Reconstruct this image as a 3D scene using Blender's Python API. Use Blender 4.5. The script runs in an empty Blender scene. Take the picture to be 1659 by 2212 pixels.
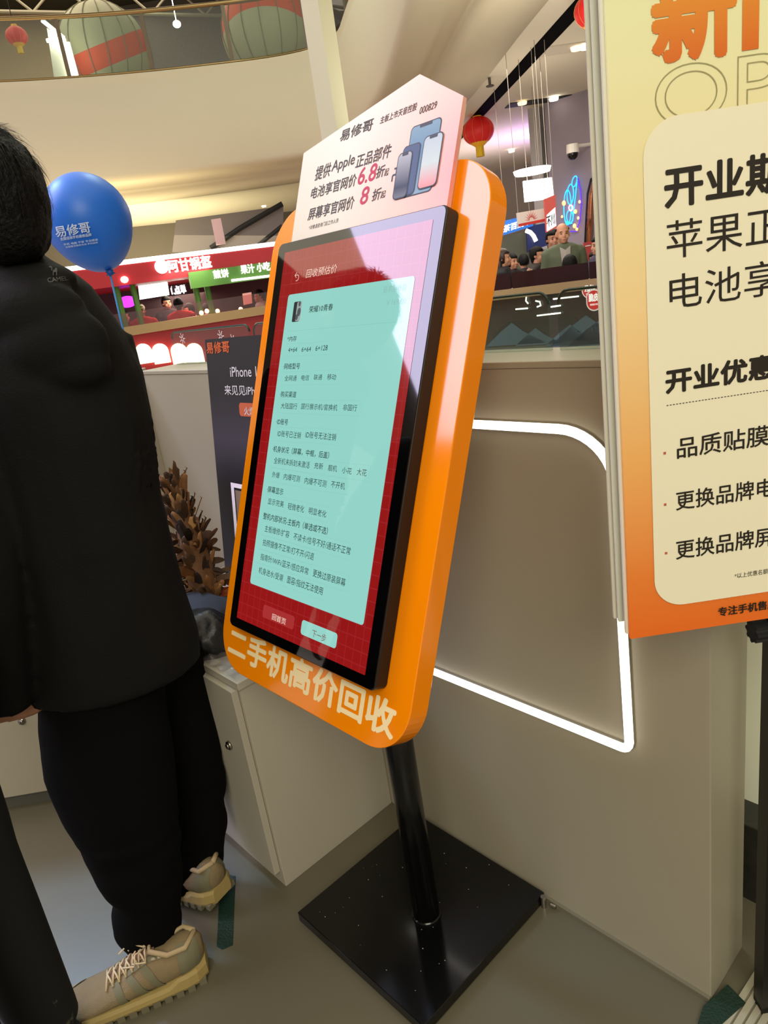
import bpy, bmesh, math, random
from mathutils import Vector, Matrix, noise
random.seed(7)
C = bpy.context.scene.collection
S = bpy.context.scene
PI = math.pi
V = Vector
R = math.radians

# ------------------------------------------------------------------ camera
F, CX, CY, EYE = 1529.4, 829.5, 1106.0, 1.40
def cam_axes(yaw, pitch, roll):
    sy, cy = math.sin(yaw), math.cos(yaw)
    f0 = V((sy, cy, 0)); r0 = V((cy, -sy, 0)); u0 = V((0, 0, 1))
    f = f0*math.cos(pitch) - u0*math.sin(pitch); u = u0*math.cos(pitch) + f0*math.sin(pitch)
    r = r0*math.cos(roll) + u*math.sin(roll); u2 = u*math.cos(roll) - r0*math.sin(roll)
    return r, u2, f
AR, AU, AF = cam_axes(R(-49.231), R(17.858), R(-8.571))
CAM = V((0, 0, EYE))
cd = bpy.data.cameras.new('camera'); cam = bpy.data.objects.new('camera', cd); C.objects.link(cam)
cam.matrix_world = Matrix(((AR.x, AU.x, -AF.x, 0), (AR.y, AU.y, -AF.y, 0), (AR.z, AU.z, -AF.z, EYE), (0, 0, 0, 1)))
cd.sensor_fit = 'HORIZONTAL'; cd.sensor_width = 36.0; cd.lens = F*36.0/1659.0
cd.clip_start = 0.02; cd.clip_end = 200
S.camera = cam
FH = V((AF.x, AF.y, 0)).normalized()          # horizontal heading
RH = V((FH.y, -FH.x, 0))                       # horizontal right

# ------------------------------------------------------------------ world, exposure
w = bpy.data.worlds.new('World'); S.world = w; w.use_nodes = True
bg = w.node_tree.nodes['Background']; bg.inputs[0].default_value = (1.0, 0.88, 0.70, 1); bg.inputs[1].default_value = 0.42
S.view_settings.view_transform = 'Standard'; S.view_settings.look = 'None'
S.view_settings.exposure = 0.0; S.view_settings.gamma = 1.0; S.view_settings.use_curve_mapping = False

# ------------------------------------------------------------------ lamps and added fill lights
def area(name, loc, target, sx, sy, power, col):
    l = bpy.data.lights.new(name, 'AREA'); l.shape = 'RECTANGLE'; l.size = sx; l.size_y = sy; l.energy = power; l.color = col
    o = bpy.data.objects.new(name, l); C.objects.link(o); o.location = loc
    o.rotation_euler = (V(target) - V(loc)).to_track_quat('-Z', 'Y').to_euler(); return o
area('roof_fill', (-6, 4, 10.9), (-6, 4, 0), 26, 26, 2700, (1, .91, .68))  # added fill under the whole roof, lifts the ambient level
area('concourse_fill', (3.5, -3.0, 5.2), (-1.2, 1.6, .9), 3.5, 3.5, 270, (1, .95, .78))  # added fill behind the camera, brightens the poster front
area('soffit_light_left', (-19.5, 9.5, 3.9), (-20.5, 9.5, 0), 4, 12, 240, (1, .86, .58))
area('stall_fill', (-13.1, 7.1, 1.80), (-12.9, 7.0, 0), .8, 5, 130, (1, .84, .7))  # added inside the stall to brighten the workers
area('walkway_light', (-6.5, 9.2, 3.8), (-6.3, 9.3, 0), 2.5, 2.5, 120, (1, .88, .76))
area('walkway_ceiling_fill', (-11.0, 14.2, 2.3), (-11.2, 14.6, 4.2), 2.5, 2.5, 60, (1, .87, .76))  # added upward fill without a fixture, lightens the walkway ceiling
area('rim_ceiling_fill', (-4.5, 6.3, 2.7), (-6.6, 8.5, 4.4), 2.5, 2, 50, (1, .95, .82))  # added upward fill for the soffit along the atrium rim
area('canopy_ceiling_fill', (-17.2, 8.0, 1.9), (-17.3, 8.1, 4.2), 3, 9, 420, (1, .88, .55))  # added out of view behind the stall to lighten the ceiling
area('upper_floor_fill', (-20, 8, 10.3), (-20, 8, 6), 6, 10, 520, (1, .85, .66))  # added fill that lifts the upper storey
sl = bpy.data.lights.new('cool_floor_fill', 'SPOT'); sl.energy = 420; sl.color = (.42, .66, 1); sl.spot_size = R(44); sl.spot_blend = .8; sl.shadow_soft_size = .35  # added spot without a fixture, tints the left floor bluish
so = bpy.data.objects.new('cool_floor_fill', sl); C.objects.link(so); so.location = (-4.4, .3, 3.9); so.rotation_euler = (V((-2.0, .32, 0))-so.location).to_track_quat('-Z', 'Y').to_euler()

# ------------------------------------------------------------------ picture point -> place at a known real depth
def ray(x, y): return AR*((x-CX)/F) - AU*((y-CY)/F) + AF
def onz(x, y, z): d = ray(x, y); return CAM + d*((z-EYE)/d.z)
def ony(x, y, Y): d = ray(x, y); return CAM + d*(Y/d.y)
def onx(x, y, X): d = ray(x, y); return CAM + d*(X/d.x)
def far(x, y, D): d = ray(x, y); return CAM + d*(D/math.hypot(d.x, d.y))
def fwd(x, y, D): d = ray(x, y); return CAM + d*(D/d.dot(FH))

# ------------------------------------------------------------------ materials
def lin(h):
    h = h.lstrip('#'); c = [int(h[i:i+2], 16)/255 for i in (0, 2, 4)]
    return tuple(x/12.92 if x <= .04045 else ((x+.055)/1.055)**2.4 for x in c)
MATS = {}
def mat(name, col, rough=.6, metal=0, emit=None, es=1.0, spec=.5, noise_amt=0, noise_scale=8, bump=0, trans=0, alpha=1, coat=0, bscale=60):
    if name in MATS: return MATS[name]
    m = bpy.data.materials.new(name); m.use_nodes = True; nt = m.node_tree; b = nt.nodes['Principled BSDF']
    c = lin(col) if isinstance(col, str) else col
    b.inputs['Base Color'].default_value = (*c, 1); b.inputs['Roughness'].default_value = rough; b.inputs['Metallic'].default_value = metal
    b.inputs['Specular IOR Level'].default_value = spec
    if emit is not None:
        e = lin(emit) if isinstance(emit, str) else emit
        b.inputs['Emission Color'].default_value = (*e, 1); b.inputs['Emission Strength'].default_value = es
    if trans: b.inputs['Transmission Weight'].default_value = trans
    if alpha < 1: b.inputs['Alpha'].default_value = alpha
    if coat: b.inputs['Coat Weight'].default_value = coat; b.inputs['Coat Roughness'].default_value = .05
    tc = nt.nodes.new('ShaderNodeTexCoord')
    if noise_amt:
        n = nt.nodes.new('ShaderNodeTexNoise'); n.inputs['Scale'].default_value = noise_scale; n.inputs['Detail'].default_value = 4
        nt.links.new(tc.outputs['Object'], n.inputs['Vector'])
        mp = nt.nodes.new('ShaderNodeMapRange'); mp.inputs['To Min'].default_value = 1-noise_amt; mp.inputs['To Max'].default_value = 1+noise_amt
        nt.links.new(n.outputs['Fac'], mp.inputs['Value'])
        mx = nt.nodes.new('ShaderNodeVectorMath'); mx.operation = 'SCALE'; mx.inputs[0].default_value = c
        nt.links.new(mp.outputs[0], mx.inputs['Scale']); nt.links.new(mx.outputs[0], b.inputs['Base Color'])
    if bump:
        n2 = nt.nodes.new('ShaderNodeTexNoise'); n2.inputs['Scale'].default_value = bscale; n2.inputs['Detail'].default_value = 3
        nt.links.new(tc.outputs['Object'], n2.inputs['Vector'])
        bp = nt.nodes.new('ShaderNodeBump'); bp.inputs['Strength'].default_value = bump; bp.inputs['Distance'].default_value = .01
        nt.links.new(n2.outputs['Fac'], bp.inputs['Height']); nt.links.new(bp.outputs[0], b.inputs['Normal'])
    MATS[name] = m; return m
def ramp_mat(name, stops, axis, lo, hi, rough=.5, emit=0, coat=0, stops2=None):
    """colour printed along one object axis (a printed gradient)"""
    m = bpy.data.materials.new(name); m.use_nodes = True; nt = m.node_tree; b = nt.nodes['Principled BSDF']
    tc = nt.nodes.new('ShaderNodeTexCoord'); dt = nt.nodes.new('ShaderNodeVectorMath'); dt.operation = 'DOT_PRODUCT'
    nt.links.new(tc.outputs['Object'], dt.inputs[0]); dt.inputs[1].default_value = axis
    mp = nt.nodes.new('ShaderNodeMapRange'); mp.inputs['From Min'].default_value = lo; mp.inputs['From Max'].default_value = hi
    nt.links.new(dt.outputs['Value'], mp.inputs['Value'])
    cr = nt.nodes.new('ShaderNodeValToRGB'); e = cr.color_ramp.elements
    while len(e) < len(stops): e.new(.5)
    for k, (p, c) in enumerate(stops): e[k].position = p; e[k].color = (*lin(c), 1)
    nt.links.new(mp.outputs[0], cr.inputs[0]); nt.links.new(cr.outputs[0], b.inputs['Base Color'])
    b.inputs['Roughness'].default_value = rough
    if emit: nt.links.new(cr.outputs[0], b.inputs['Emission Color']); b.inputs['Emission Strength'].default_value = emit
    if coat: b.inputs['Coat Weight'].default_value = coat
    return m
def glass(name, col, alpha, rough=.02, spec=.5, haze='#c9bfc4'):
    m = bpy.data.materials.new(name); m.use_nodes = True; nt = m.node_tree; nt.nodes.remove(nt.nodes['Principled BSDF'])
    out = nt.nodes['Material Output']
    tr = nt.nodes.new('ShaderNodeBsdfTransparent'); tr.inputs[0].default_value = (*lin(col), 1)
    gl = nt.nodes.new('ShaderNodeBsdfGlossy'); gl.inputs['Roughness'].default_value = rough
    fr = nt.nodes.new('ShaderNodeFresnel'); fr.inputs[0].default_value = 1.45
    ge = nt.nodes.new('ShaderNodeNewGeometry'); iv = nt.nodes.new('ShaderNodeMath'); iv.operation = 'SUBTRACT'; iv.inputs[0].default_value = 1; nt.links.new(ge.outputs['Backfacing'], iv.inputs[1])
    fm_ = nt.nodes.new('ShaderNodeMath'); fm_.operation = 'MULTIPLY'; nt.links.new(fr.outputs[0], fm_.inputs[0]); nt.links.new(iv.outputs[0], fm_.inputs[1])
    mx = nt.nodes.new('ShaderNodeMixShader'); nt.links.new(fm_.outputs[0], mx.inputs[0]); nt.links.new(tr.outputs[0], mx.inputs[1]); nt.links.new(gl.outputs[0], mx.inputs[2])
    last = mx.outputs[0]
    if alpha:
        df = nt.nodes.new('ShaderNodeBsdfDiffuse'); df.inputs[0].default_value = (*lin(haze), 1)
        m2 = nt.nodes.new('ShaderNodeMixShader'); m2.inputs[0].default_value = alpha
        nt.links.new(last, m2.inputs[1]); nt.links.new(df.outputs[0], m2.inputs[2]); last = m2.outputs[0]
    nt.links.new(last, out.inputs['Surface']); return m

# ------------------------------------------------------------------ mesh helper
ORG = {}
class MB:
    def __init__(s): s.v = []; s.f = []; s.mi = []; s.k = 0
    def add(s, vs, fs):
        b = len(s.v); s.v += [V(p) for p in vs]; s.f += [tuple(b+i for i in f) for f in fs]; s.mi += [s.k]*len(fs); return s
    def box(s, x0, x1, y0, y1, z0, z1):
        return s.add([(x, y, z) for z in (z0, z1) for y in (y0, y1) for x in (x0, x1)],
                     [(0, 2, 3, 1), (4, 5, 7, 6), (0, 1, 5, 4), (2, 6, 7, 3), (0, 4, 6, 2), (1, 3, 7, 5)])
    def obox(s, o, ax, ay, az):
        """box spanned from corner o by three edge vectors"""
        o = V(o); return s.add([o+ax*i+ay*j+az*k for k in (0, 1) for j in (0, 1) for i in (0, 1)],
                     [(0, 2, 3, 1), (4, 5, 7, 6), (0, 1, 5, 4), (2, 6, 7, 3), (0, 4, 6, 2), (1, 3, 7, 5)])
    def prism(s, pts, fn, w0, w1):
        n = len(pts)
        return s.add([fn(u, v, w0) for u, v in pts] + [fn(u, v, w1) for u, v in pts],
                     [tuple(range(n))[::-1], tuple(range(n, 2*n))] + [(i, (i+1) % n, n+(i+1) % n, n+i) for i in range(n)])
    def flat(s, pts, fn, w): return s.add([fn(u, v, w) for u, v in pts], [tuple(range(len(pts)))])
    def rings(s, rs, cap=True):
        n = len(rs[0]); b = []
        for r in rs: b += list(r)
        fs = [(k*n+i, k*n+(i+1) % n, (k+1)*n+(i+1) % n, (k+1)*n+i) for k in range(len(rs)-1) for i in range(n)]
        if cap: fs += [tuple(range(n))[::-1], tuple((len(rs)-1)*n+i for i in range(n))]
        return s.add(b, fs)
    def tube(s, pts, rad, n=10, flatten=1.0, cap=True):
        pts = [V(p) for p in pts]; rs = []
        if not hasattr(rad, '__len__'): rad = [rad]*len(pts)
        up = None
        for i, p in enumerate(pts):
            t = (pts[min(i+1, len(pts)-1)] - pts[max(i-1, 0)]).normalized()
            if up is None:
                up = t.orthogonal().normalized()
            up = (up - t*up.dot(t)).normalized(); sd = t.cross(up)
            rs.append([p + (up*math.cos(2*PI*k/n) + sd*math.sin(2*PI*k/n)*flatten)*rad[i] for k in range(n)])
        return s.rings(rs, cap)
    def ell(s, c, r, nu=14, nv=10, M=None):
        c = V(c); vs = [V((0, 0, 1))]; fs = []
        for j in range(1, nv):
            a = PI*j/nv
            for i in range(nu): b = 2*PI*i/nu; vs.append(V((math.sin(a)*math.cos(b), math.sin(a)*math.sin(b), math.cos(a))))
        vs.append(V((0, 0, -1)))
        for i in range(nu): fs.append((0, 1+i, 1+(i+1) % nu)); fs.append((len(vs)-1, 1+(nv-2)*nu+(i+1) % nu, 1+(nv-2)*nu+i))
        for j in range(nv-2):
            for i in range(nu): fs.append((1+j*nu+i, 1+(j+1)*nu+i, 1+(j+1)*nu+(i+1) % nu, 1+j*nu+(i+1) % nu))
        vs = [V((p.x*r[0], p.y*r[1], p.z*r[2])) for p in vs]
        if M: vs = [M @ p for p in vs]
        return s.add([c+p for p in vs], fs)
    def mesh(s, name, org=V((0, 0, 0)), smooth=False):
        me = bpy.data.meshes.new(name); me.from_pydata([tuple(p-org) for p in s.v], [], s.f)
        if any(s.mi): me.polygons.foreach_set('material_index', s.mi)
        me.update()
        if smooth: me.polygons.foreach_set('use_smooth', [True]*len(me.polygons))
        return me

def props(o, label=None, cat=None, group=None, kind=None):
    for k, x in (('label', label), ('category', cat), ('group', group), ('kind', kind)):
        if x: o[k] = x
    return o
def thing(name, loc, label, cat, group=None):
    o = bpy.data.objects.new(name, None); C.objects.link(o); o.location = loc; o.empty_display_size = .1
    ORG[o.name] = V(loc); return props(o, label, cat, group)
def put(name, me, m, parent=None, label=None):
    o = bpy.data.objects.new(name, me); C.objects.link(o)
    if m is not None:
        for x in (m if isinstance(m, (list, tuple)) else [m]): me.materials.append(x)
    if parent: o.parent = parent; ORG[o.name] = ORG.get(parent.name, V((0, 0, 0)))
    if label: o['label'] = label
    return o
def part(name, mb, m, parent=None, smooth=False, label=None, bevel=0):
    org = ORG.get(parent.name, V((0, 0, 0))) if parent else V((0, 0, 0))
    o = put(name, mb.mesh(name, org, smooth), m, parent, label)
    if bevel:
        bv = o.modifiers.new('Bevel', 'BEVEL'); bv.width = bevel; bv.segments = 3; bv.limit_method = 'ANGLE'
    return o
def solo(name, mb, m, label, cat, group=None, smooth=False, bevel=0):
    """a thing that is one mesh, with its origin at its middle bottom"""
    lo = V([min(p[i] for p in mb.v) for i in range(3)]); hi = V([max(p[i] for p in mb.v) for i in range(3)])
    org = V(((lo.x+hi.x)/2, (lo.y+hi.y)/2, lo.z)); o = put(name, mb.mesh(name, org, smooth), m); o.location = org
    ORG[o.name] = org
    if bevel:
        bv = o.modifiers.new('Bevel', 'BEVEL'); bv.width = bevel; bv.segments = 3; bv.limit_method = 'ANGLE'
    return props(o, label, cat, group)
def struct(name, mb, m, smooth=False):
    o = put(name, mb.mesh(name, V((0, 0, 0)), smooth), m); o['kind'] = 'structure'; return o
def baked(mb, voxel, smooth_it=2, name='tmp', org=V((0, 0, 0))):
    """one continuous skin around all the closed shapes in mb"""
    me = mb.mesh(name, org); o = bpy.data.objects.new('tmp', me); C.objects.link(o)
    r = o.modifiers.new('r', 'REMESH'); r.mode = 'VOXEL'; r.voxel_size = voxel; r.use_smooth_shade = True
    sm = o.modifiers.new('s', 'SMOOTH'); sm.factor = .6; sm.iterations = smooth_it
    bpy.context.view_layer.update(); dg = bpy.context.evaluated_depsgraph_get()
    out = bpy.data.meshes.new_from_object(o.evaluated_get(dg)); out.name = name
    bpy.data.objects.remove(o); bpy.data.meshes.remove(me)
    out.polygons.foreach_set('use_smooth', [True]*len(out.polygons)); return out
def rrect(u0, u1, v0, v1, r, n=8):
    rr = r if hasattr(r, '__len__') else (r,)*4      # bl, br, tr, tl
    p = []
    for (cx, cy, a0, q) in ((u0+rr[0], v0+rr[0], PI, rr[0]), (u1-rr[1], v0+rr[1], 1.5*PI, rr[1]), (u1-rr[2], v1-rr[2], 0, rr[2]), (u0+rr[3], v1-rr[3], .5*PI, rr[3])):
        if q <= 0: p.append((cx, cy)); continue
        for i in range(n+1): a = a0 + .5*PI*i/n; p.append((cx+q*math.cos(a), cy+q*math.sin(a)))
    return p
def frame_pts(mb, u0, u1, v0, v1, t, fn, w, r=0.002):
    """thin outline drawn as a flat ring"""
    a = rrect(u0, u1, v0, v1, r, 4); b = rrect(u0+t, u1-t, v0+t, v1-t, max(r-t, .0003), 4); n = len(a)
    mb.add([fn(u, v, w) for u, v in a] + [fn(u, v, w) for u, v in b], [(i, (i+1) % n, n+(i+1) % n, n+i) for i in range(n)])

# ------------------------------------------------------------------ lettering
TXT = {}
def glyphs(s, wire=0):
    k = (s, wire)
    if k not in TXT:
        c = bpy.data.curves.new('t', 'FONT'); c.body = s; c.resolution_u = 8 if (wire or len(s) < 4) else (5 if s.isascii() else 2)
        if wire: c.fill_mode = 'NONE'; c.bevel_depth = wire; c.bevel_resolution = 0
        o = bpy.data.objects.new('t', c); me = bpy.data.meshes.new_from_object(o)
        vs = [v.co.copy() for v in me.vertices]; fs = [tuple(p.vertices) for p in me.polygons]
        bpy.data.objects.remove(o); bpy.data.curves.remove(c); bpy.data.meshes.remove(me)
        TXT[k] = (vs, fs, min(v.x for v in vs), max(v.x for v in vs), min(v.y for v in vs), max(v.y for v in vs))
    return TXT[k]
def letter(mb, s, u0, u1, v0, v1, fn, w, bold=0, shear=0, wire=0, depth=0):
    vs, fs, a, b, c, d = glyphs(s, wire)
    if bold:      # heavier weight: the same outlines struck again a hair to each side
        q = bold*(v1-v0)*.9
        for k, (du, dv) in enumerate(((-q, 0), (q, 0), (0, q), (0, -q), (-q*.7, q*.7), (q*.7, -q*.7), (-q*.7, -q*.7), (q*.7, q*.7))): letter(mb, s, u0+du, u1+du, v0+dv, v1+dv, fn, w+.00001*(k+1)*(1 if w >= 0 or w < -.02 else 1), 0, shear)
    P = [(u0+(p.x-a)/(b-a)*(u1-u0) + shear*(p.y-c)/(d-c)*(v1-v0), v0+(p.y-c)/(d-c)*(v1-v0)) for p in vs]
    mb.add([fn(u, v, w) for u, v in P], fs)
    if depth:      # raised letters: side walls on open edges
        cnt = {}
        for f in fs:
            for i in range(len(f)):
                e = (f[i], f[(i+1) % len(f)]); cnt[e] = 1
        base = len(mb.v); vv = []; ff = []
        for (i, j) in cnt:
            if (j, i) in cnt: continue
            k = len(vv); vv += [fn(*P[i], w), fn(*P[j], w), fn(*P[j], w-depth), fn(*P[i], w-depth)]; ff.append((k, k+1, k+2, k+3))
        mb.add(vv, ff)
class Plane:
    """a flat surface in the room: origin, across, up, normal"""
    def __init__(s, o, u, v): s.o = V(o); s.u = V(u); s.v = V(v); s.n = s.u.cross(s.v).normalized()
    def __call__(s, a, b, w=0): return s.o + s.u*a + s.v*b + s.n*w
    def uv(s, x, y, w=0):
        d = ray(x, y); o = s.o + s.n*w; P = CAM + d*((o-CAM).dot(s.n)/d.dot(s.n)) - o
        uu, vv, u_v = s.u.dot(s.u), s.v.dot(s.v), s.u.dot(s.v); pu, pv = P.dot(s.u), P.dot(s.v)
        D = uu*vv-u_v*u_v; return ((pu*vv-pv*u_v)/D, (pv*uu-pu*u_v)/D)
    def text(s, mb, st, x0, y0, x1, h, w, bold=0, shear=0, wire=0, depth=0):
        """baseline starts at picture point (x0, y0), runs level to x1; h picture pixels high"""
        u0, v0 = s.uv(x0, y0, w); y1 = y0
        for _ in range(6):
            u1, vt = s.uv(x1, y1, w); y1 -= (v0-vt)*(-1)*0 + (v0-vt)/max(1e-9, (s.uv(x1, y1-1, w)[1]-vt))*1
        u1 = s.uv(x1, y1, w)[0]; v1 = s.uv(x0, y0-h, w)[1]
        letter(mb, st, u0, u1, v0, v1, s, w, bold, shear, wire, depth); return u0, u1, v0, v1

# ================================================================== palette
M_panel = mat('grey_panel', '#a59d89', .45, noise_amt=.03, noise_scale=3, bump=.02, bscale=300)
M_panel2 = mat('pale_panel', '#b2ab9a', .5, noise_amt=.03, noise_scale=3)
M_orange = mat('orange_paint', '#ff8f00', .13, spec=.8, noise_amt=.02)
M_black = mat('black_gloss', '#050505', .12, spec=.5)
M_blackm = mat('black_metal', '#0b0b0c', .2, spec=.5, noise_amt=.3, noise_scale=20)
M_rub = mat('dark_rubber', '#151515', .7)
M_steel = mat('brushed_steel', '#a8a39c', .3, metal=1)
M_brass = mat('brass_rail', '#8f7750', .35, metal=.8)
M_fascia = mat('beige_plaster', '#b9ae96', .9, noise_amt=.02, noise_scale=1)
M_soffit = mat('white_plaster', '#d8d0bc', .9)
M_led = mat('led_white', '#ffffff', emit='#fff8ea', es=2.4)
M_lampw = mat('lamp_white', '#ffffff', emit='#fff3dc', es=8)
M_warm = mat('lamp_warm', '#ffffff', emit='#ffd9a0', es=5)
M_white = mat('white_plastic', '#e8e4da', .5)
M_red = mat('red_lacquer', '#8a1018', .45)
M_clear = glass('clear_glass', '#e3ece6', .03)
M_edge = mat('glass_edge', '#1c3a34', .15)
M_skin = mat('skin', '#c08a6c', .55, noise_amt=.06, noise_scale=20)
M_hair = mat('black_hair', '#080706', .6, spec=.2, noise_amt=.3, noise_scale=60, bump=.6, bscale=120)
M_dark = mat('ink', '#141414', .5)

# ================================================================== SETTING
M_floor = mat('grey_vinyl', '#625d4c', .34, noise_amt=.05, noise_scale=2.2, bump=.03, bscale=40)
fl = struct('floor', MB().box(-3.2, -.36, -2.2, 1.30, -.03, 0).box(-.36, 1.6, -2.2, 1.30, -.03, 0), M_floor)
M_tile = mat('mall_tile', '#b0a694', .2, noise_amt=.05, noise_scale=1)
struct('floor_mall', MB().box(-30, 12, -16, 30, -.08, -.035), M_tile)

def ring_path(off):
    base = [(-15.2, -7), (-16.9, 0), (-17.3, 2.6), (-16.75, 5.4), (-15.6, 7.9), (-14.5, 9.6), (-13.7, 10.7), (-13.0, 11.2), (-12.2, 11.1), (-11.3, 10.5), (-9.15, 9.15), (-7.5, 7.85), (-6.2, 6.8), (-3.0, 4.4), (1.0, 2.2)]
    pts = [V((x, y, 0)) for x, y in base]
    for _ in range(2):      # corner cutting makes it round
        q = [pts[0]]
        for a, b in zip(pts, pts[1:]): q += [a*.75+b*.25, a*.25+b*.75]
        pts = q + [pts[-1]]
    out = []
    for i, p in enumerate(pts):
        t = (pts[min(i+1, len(pts)-1)] - pts[max(i-1, 0)]).normalized(); n = V((-t.y, t.x, 0)); out.append(p + n*off)
    return out
def sweep(mb, prof):
    """prof = list of (offset outwards, z); extrudes it along the rim of the atrium"""
    rows = [[V((p.x, p.y, z)) for p in ring_path(o)] for o, z in prof]; n = len(rows[0])
    mb.add([p for r in rows for p in r], [(k*n+i, k*n+i+1, (k+1)*n+i+1, (k+1)*n+i) for k in range(len(rows)-1) for i in range(n-1)])
def arc_prof(cx, cz, r, a0, a1, n=6): return [(cx+r*math.cos(R(a0+(a1-a0)*i/n)), cz+r*math.sin(R(a0+(a1-a0)*i/n))) for i in range(n+1)]
mb = MB(); sweep(mb, [(1.0, 6.24), (.12, 6.24)] + arc_prof(.12, 6.18, .06, 90, 180) + [(.06, 5.96), (0, 5.92), (0, 4.42)] + arc_prof(.14, 4.36, .14, 180, 270))
struct('wall_atrium', mb, M_fascia, True)
mb = MB(); sweep(mb, [(.14, 4.22), (.50, 4.22)] + arc_prof(.5, 4.10, .12, 90, 0)[::1] + arc_prof(.80, 4.10, .18, 180, 270) + [(1.0, 3.92), (1.35, 3.92), (1.4, 4.02)])
struct('trim_1', mb, M_fascia, True)
mb = MB(); sweep(mb, [(1.0, 4.0), (20, 4.0)]); struct('ceiling', mb, M_soffit)
mb = MB(); sweep(mb, [(.9, 6.22), (20, 6.22)]); struct('floor_upper', mb, mat('upper_floor', '#8d8470', .4))
# black slot that follows the rim on the walkway ceiling
mb = MB(); a = V((-3.2, 7.0, 3.985)); b = V((-11.4, 13.45, 3.985))
dd = (b-a).normalized(); nn = V((-dd.y, dd.x, 0))
mb.obox(a, b-a, nn*.22, V((0, 0, .1))); struct('trim_2', mb, mat('slot_black', '#060607', .95, spec=.05))

# ---- lower storey back walls
M_wallp = mat('walkway_wall', '#8f8590', .8, noise_amt=.05)
def wall(name, p, q, z0, z1, m, t=.2):
    p = V(p); q = V(q); d = (q-p).normalized(); n = V((-d.y, d.x, 0))
    return struct(name, MB().obox(V((p.x, p.y, z0)), V((q.x-p.x, q.y-p.y, 0)), n*t, V((0, 0, z1-z0))), m)
wall('wall_right', (-8.15, 12.2, 0), (-2.5, 12.9, 0), 0, 4.0, M_wallp)
wall('wall_back', (-20, 16, 0), (-8.1, 21, 0), 0, 4.0, mat('far_wall', '#9a9288', .8))
wall('wall_side', (-8.35, 12.3, 0), (-10.1, 20, 0), 0, 4.0, mat('side_wall', '#aaa6a4', .7))
wall('wall_left', (-26, -6, 0), (-20, 16, 0), 0, 4.0, mat('left_wall', '#6e675e', .8))
# ---- upper storey
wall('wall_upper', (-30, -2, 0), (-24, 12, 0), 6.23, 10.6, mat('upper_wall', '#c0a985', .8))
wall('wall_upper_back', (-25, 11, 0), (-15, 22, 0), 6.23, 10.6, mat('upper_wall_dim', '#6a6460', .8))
struct('ceiling_upper', MB().box(-30, -13.4, 4.5, 26, 10.6, 10.7), mat('dark_roof', '#39382f', .9))
# roof trusses
for k in range(7):
    a = V((-24+k*2.0, 4, 10.1)); b = V((-20+k*2.0, 18, 10.1)); t = MB(); n = 9
    for z in (10.45, 9.75): t.tube([V((a.x, a.y, z)), V((b.x, b.y, z))], .05, 6)
    for i in range(n):
        p = a.lerp(b, i/n); q = a.lerp(b, (i+.5)/n); r_ = a.lerp(b, (i+1)/n)
        t.tube([V((p.x, p.y, 10.45)), V((q.x, q.y, 9.75))], .035, 5); t.tube([V((q.x, q.y, 9.75)), V((r_.x, r_.y, 10.45))], .035, 5)
        t.tube([V((p.x, p.y, 10.45)), V((p.x+2, p.y-.5, 9.75))], .03, 5)
    solo('roof_truss', t, mat('truss_paint', '#a39c86', .6), 'pale steel lattice truss under the dark upper floor roof', 'truss', 'roof trusses over the upper floor')

# ---- luminous skylights of the atrium roof (seen mirrored in the kiosk glass)
M_sky = mat('skylight', '#ffffff', emit=(.76, .70, 1.0), es=7.6)
def roofpt(x, y): s = (10.7-1.3)/(7-1.3); return V((-.95+(x+.95)*s, .8+(y-.8)*s, 10.7))
q = [roofpt(-7.6, -.9), roofpt(-14.4, -13.2), roofpt(-9.6, -12.2), roofpt(-3.3, -2.0)]
t = thing('skylight', ((q[0]+q[2])/2), 'luminous pinkish white skylight high over the atrium', 'skylight')
part('diffuser', MB().add(q+[p+V((0, 0, .06)) for p in q], [(0, 1, 2, 3), (7, 6, 5, 4), (0, 4, 5, 1), (1, 5, 6, 2), (2, 6, 7, 3), (3, 7, 4, 0)]), M_sky, t)
rd_ = ray(960, 2050); pb_ = onz(960, 2050, .03); k_ = 11/(-rd_.z); c_ = V((pb_.x+rd_.x*k_, pb_.y+rd_.y*k_, 11))
t = thing('skylight', c_, 'smaller greenish white skylight above the booth', 'skylight'); part('diffuser', MB().box(c_.x-2.2, c_.x+2.2, c_.y-.6, c_.y+.6, 10.7, 10.75), mat('skylight_green', '#ffffff', emit=(.75, 1, .88), es=17), t)
struct('ceiling_atrium', MB().box(-30, 14, -30, 26, 11.1, 11.3), mat('atrium_roof', '#8a8172', .9))

# ---- column through the atrium
cp = far(712, 285, 8.0); cb = V((cp.x, cp.y, 0)); cu = (RH*.82+FH*-.57).normalized()
cv = V((-cu.y, cu.x, 0))
mb = MB().obox(cb-cu*.11, cu*.20, cv*.24, V((0, 0, 11.0)))
struct('trim_3', mb, mat('column_paint', '#c9c7ab', .6))

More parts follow.
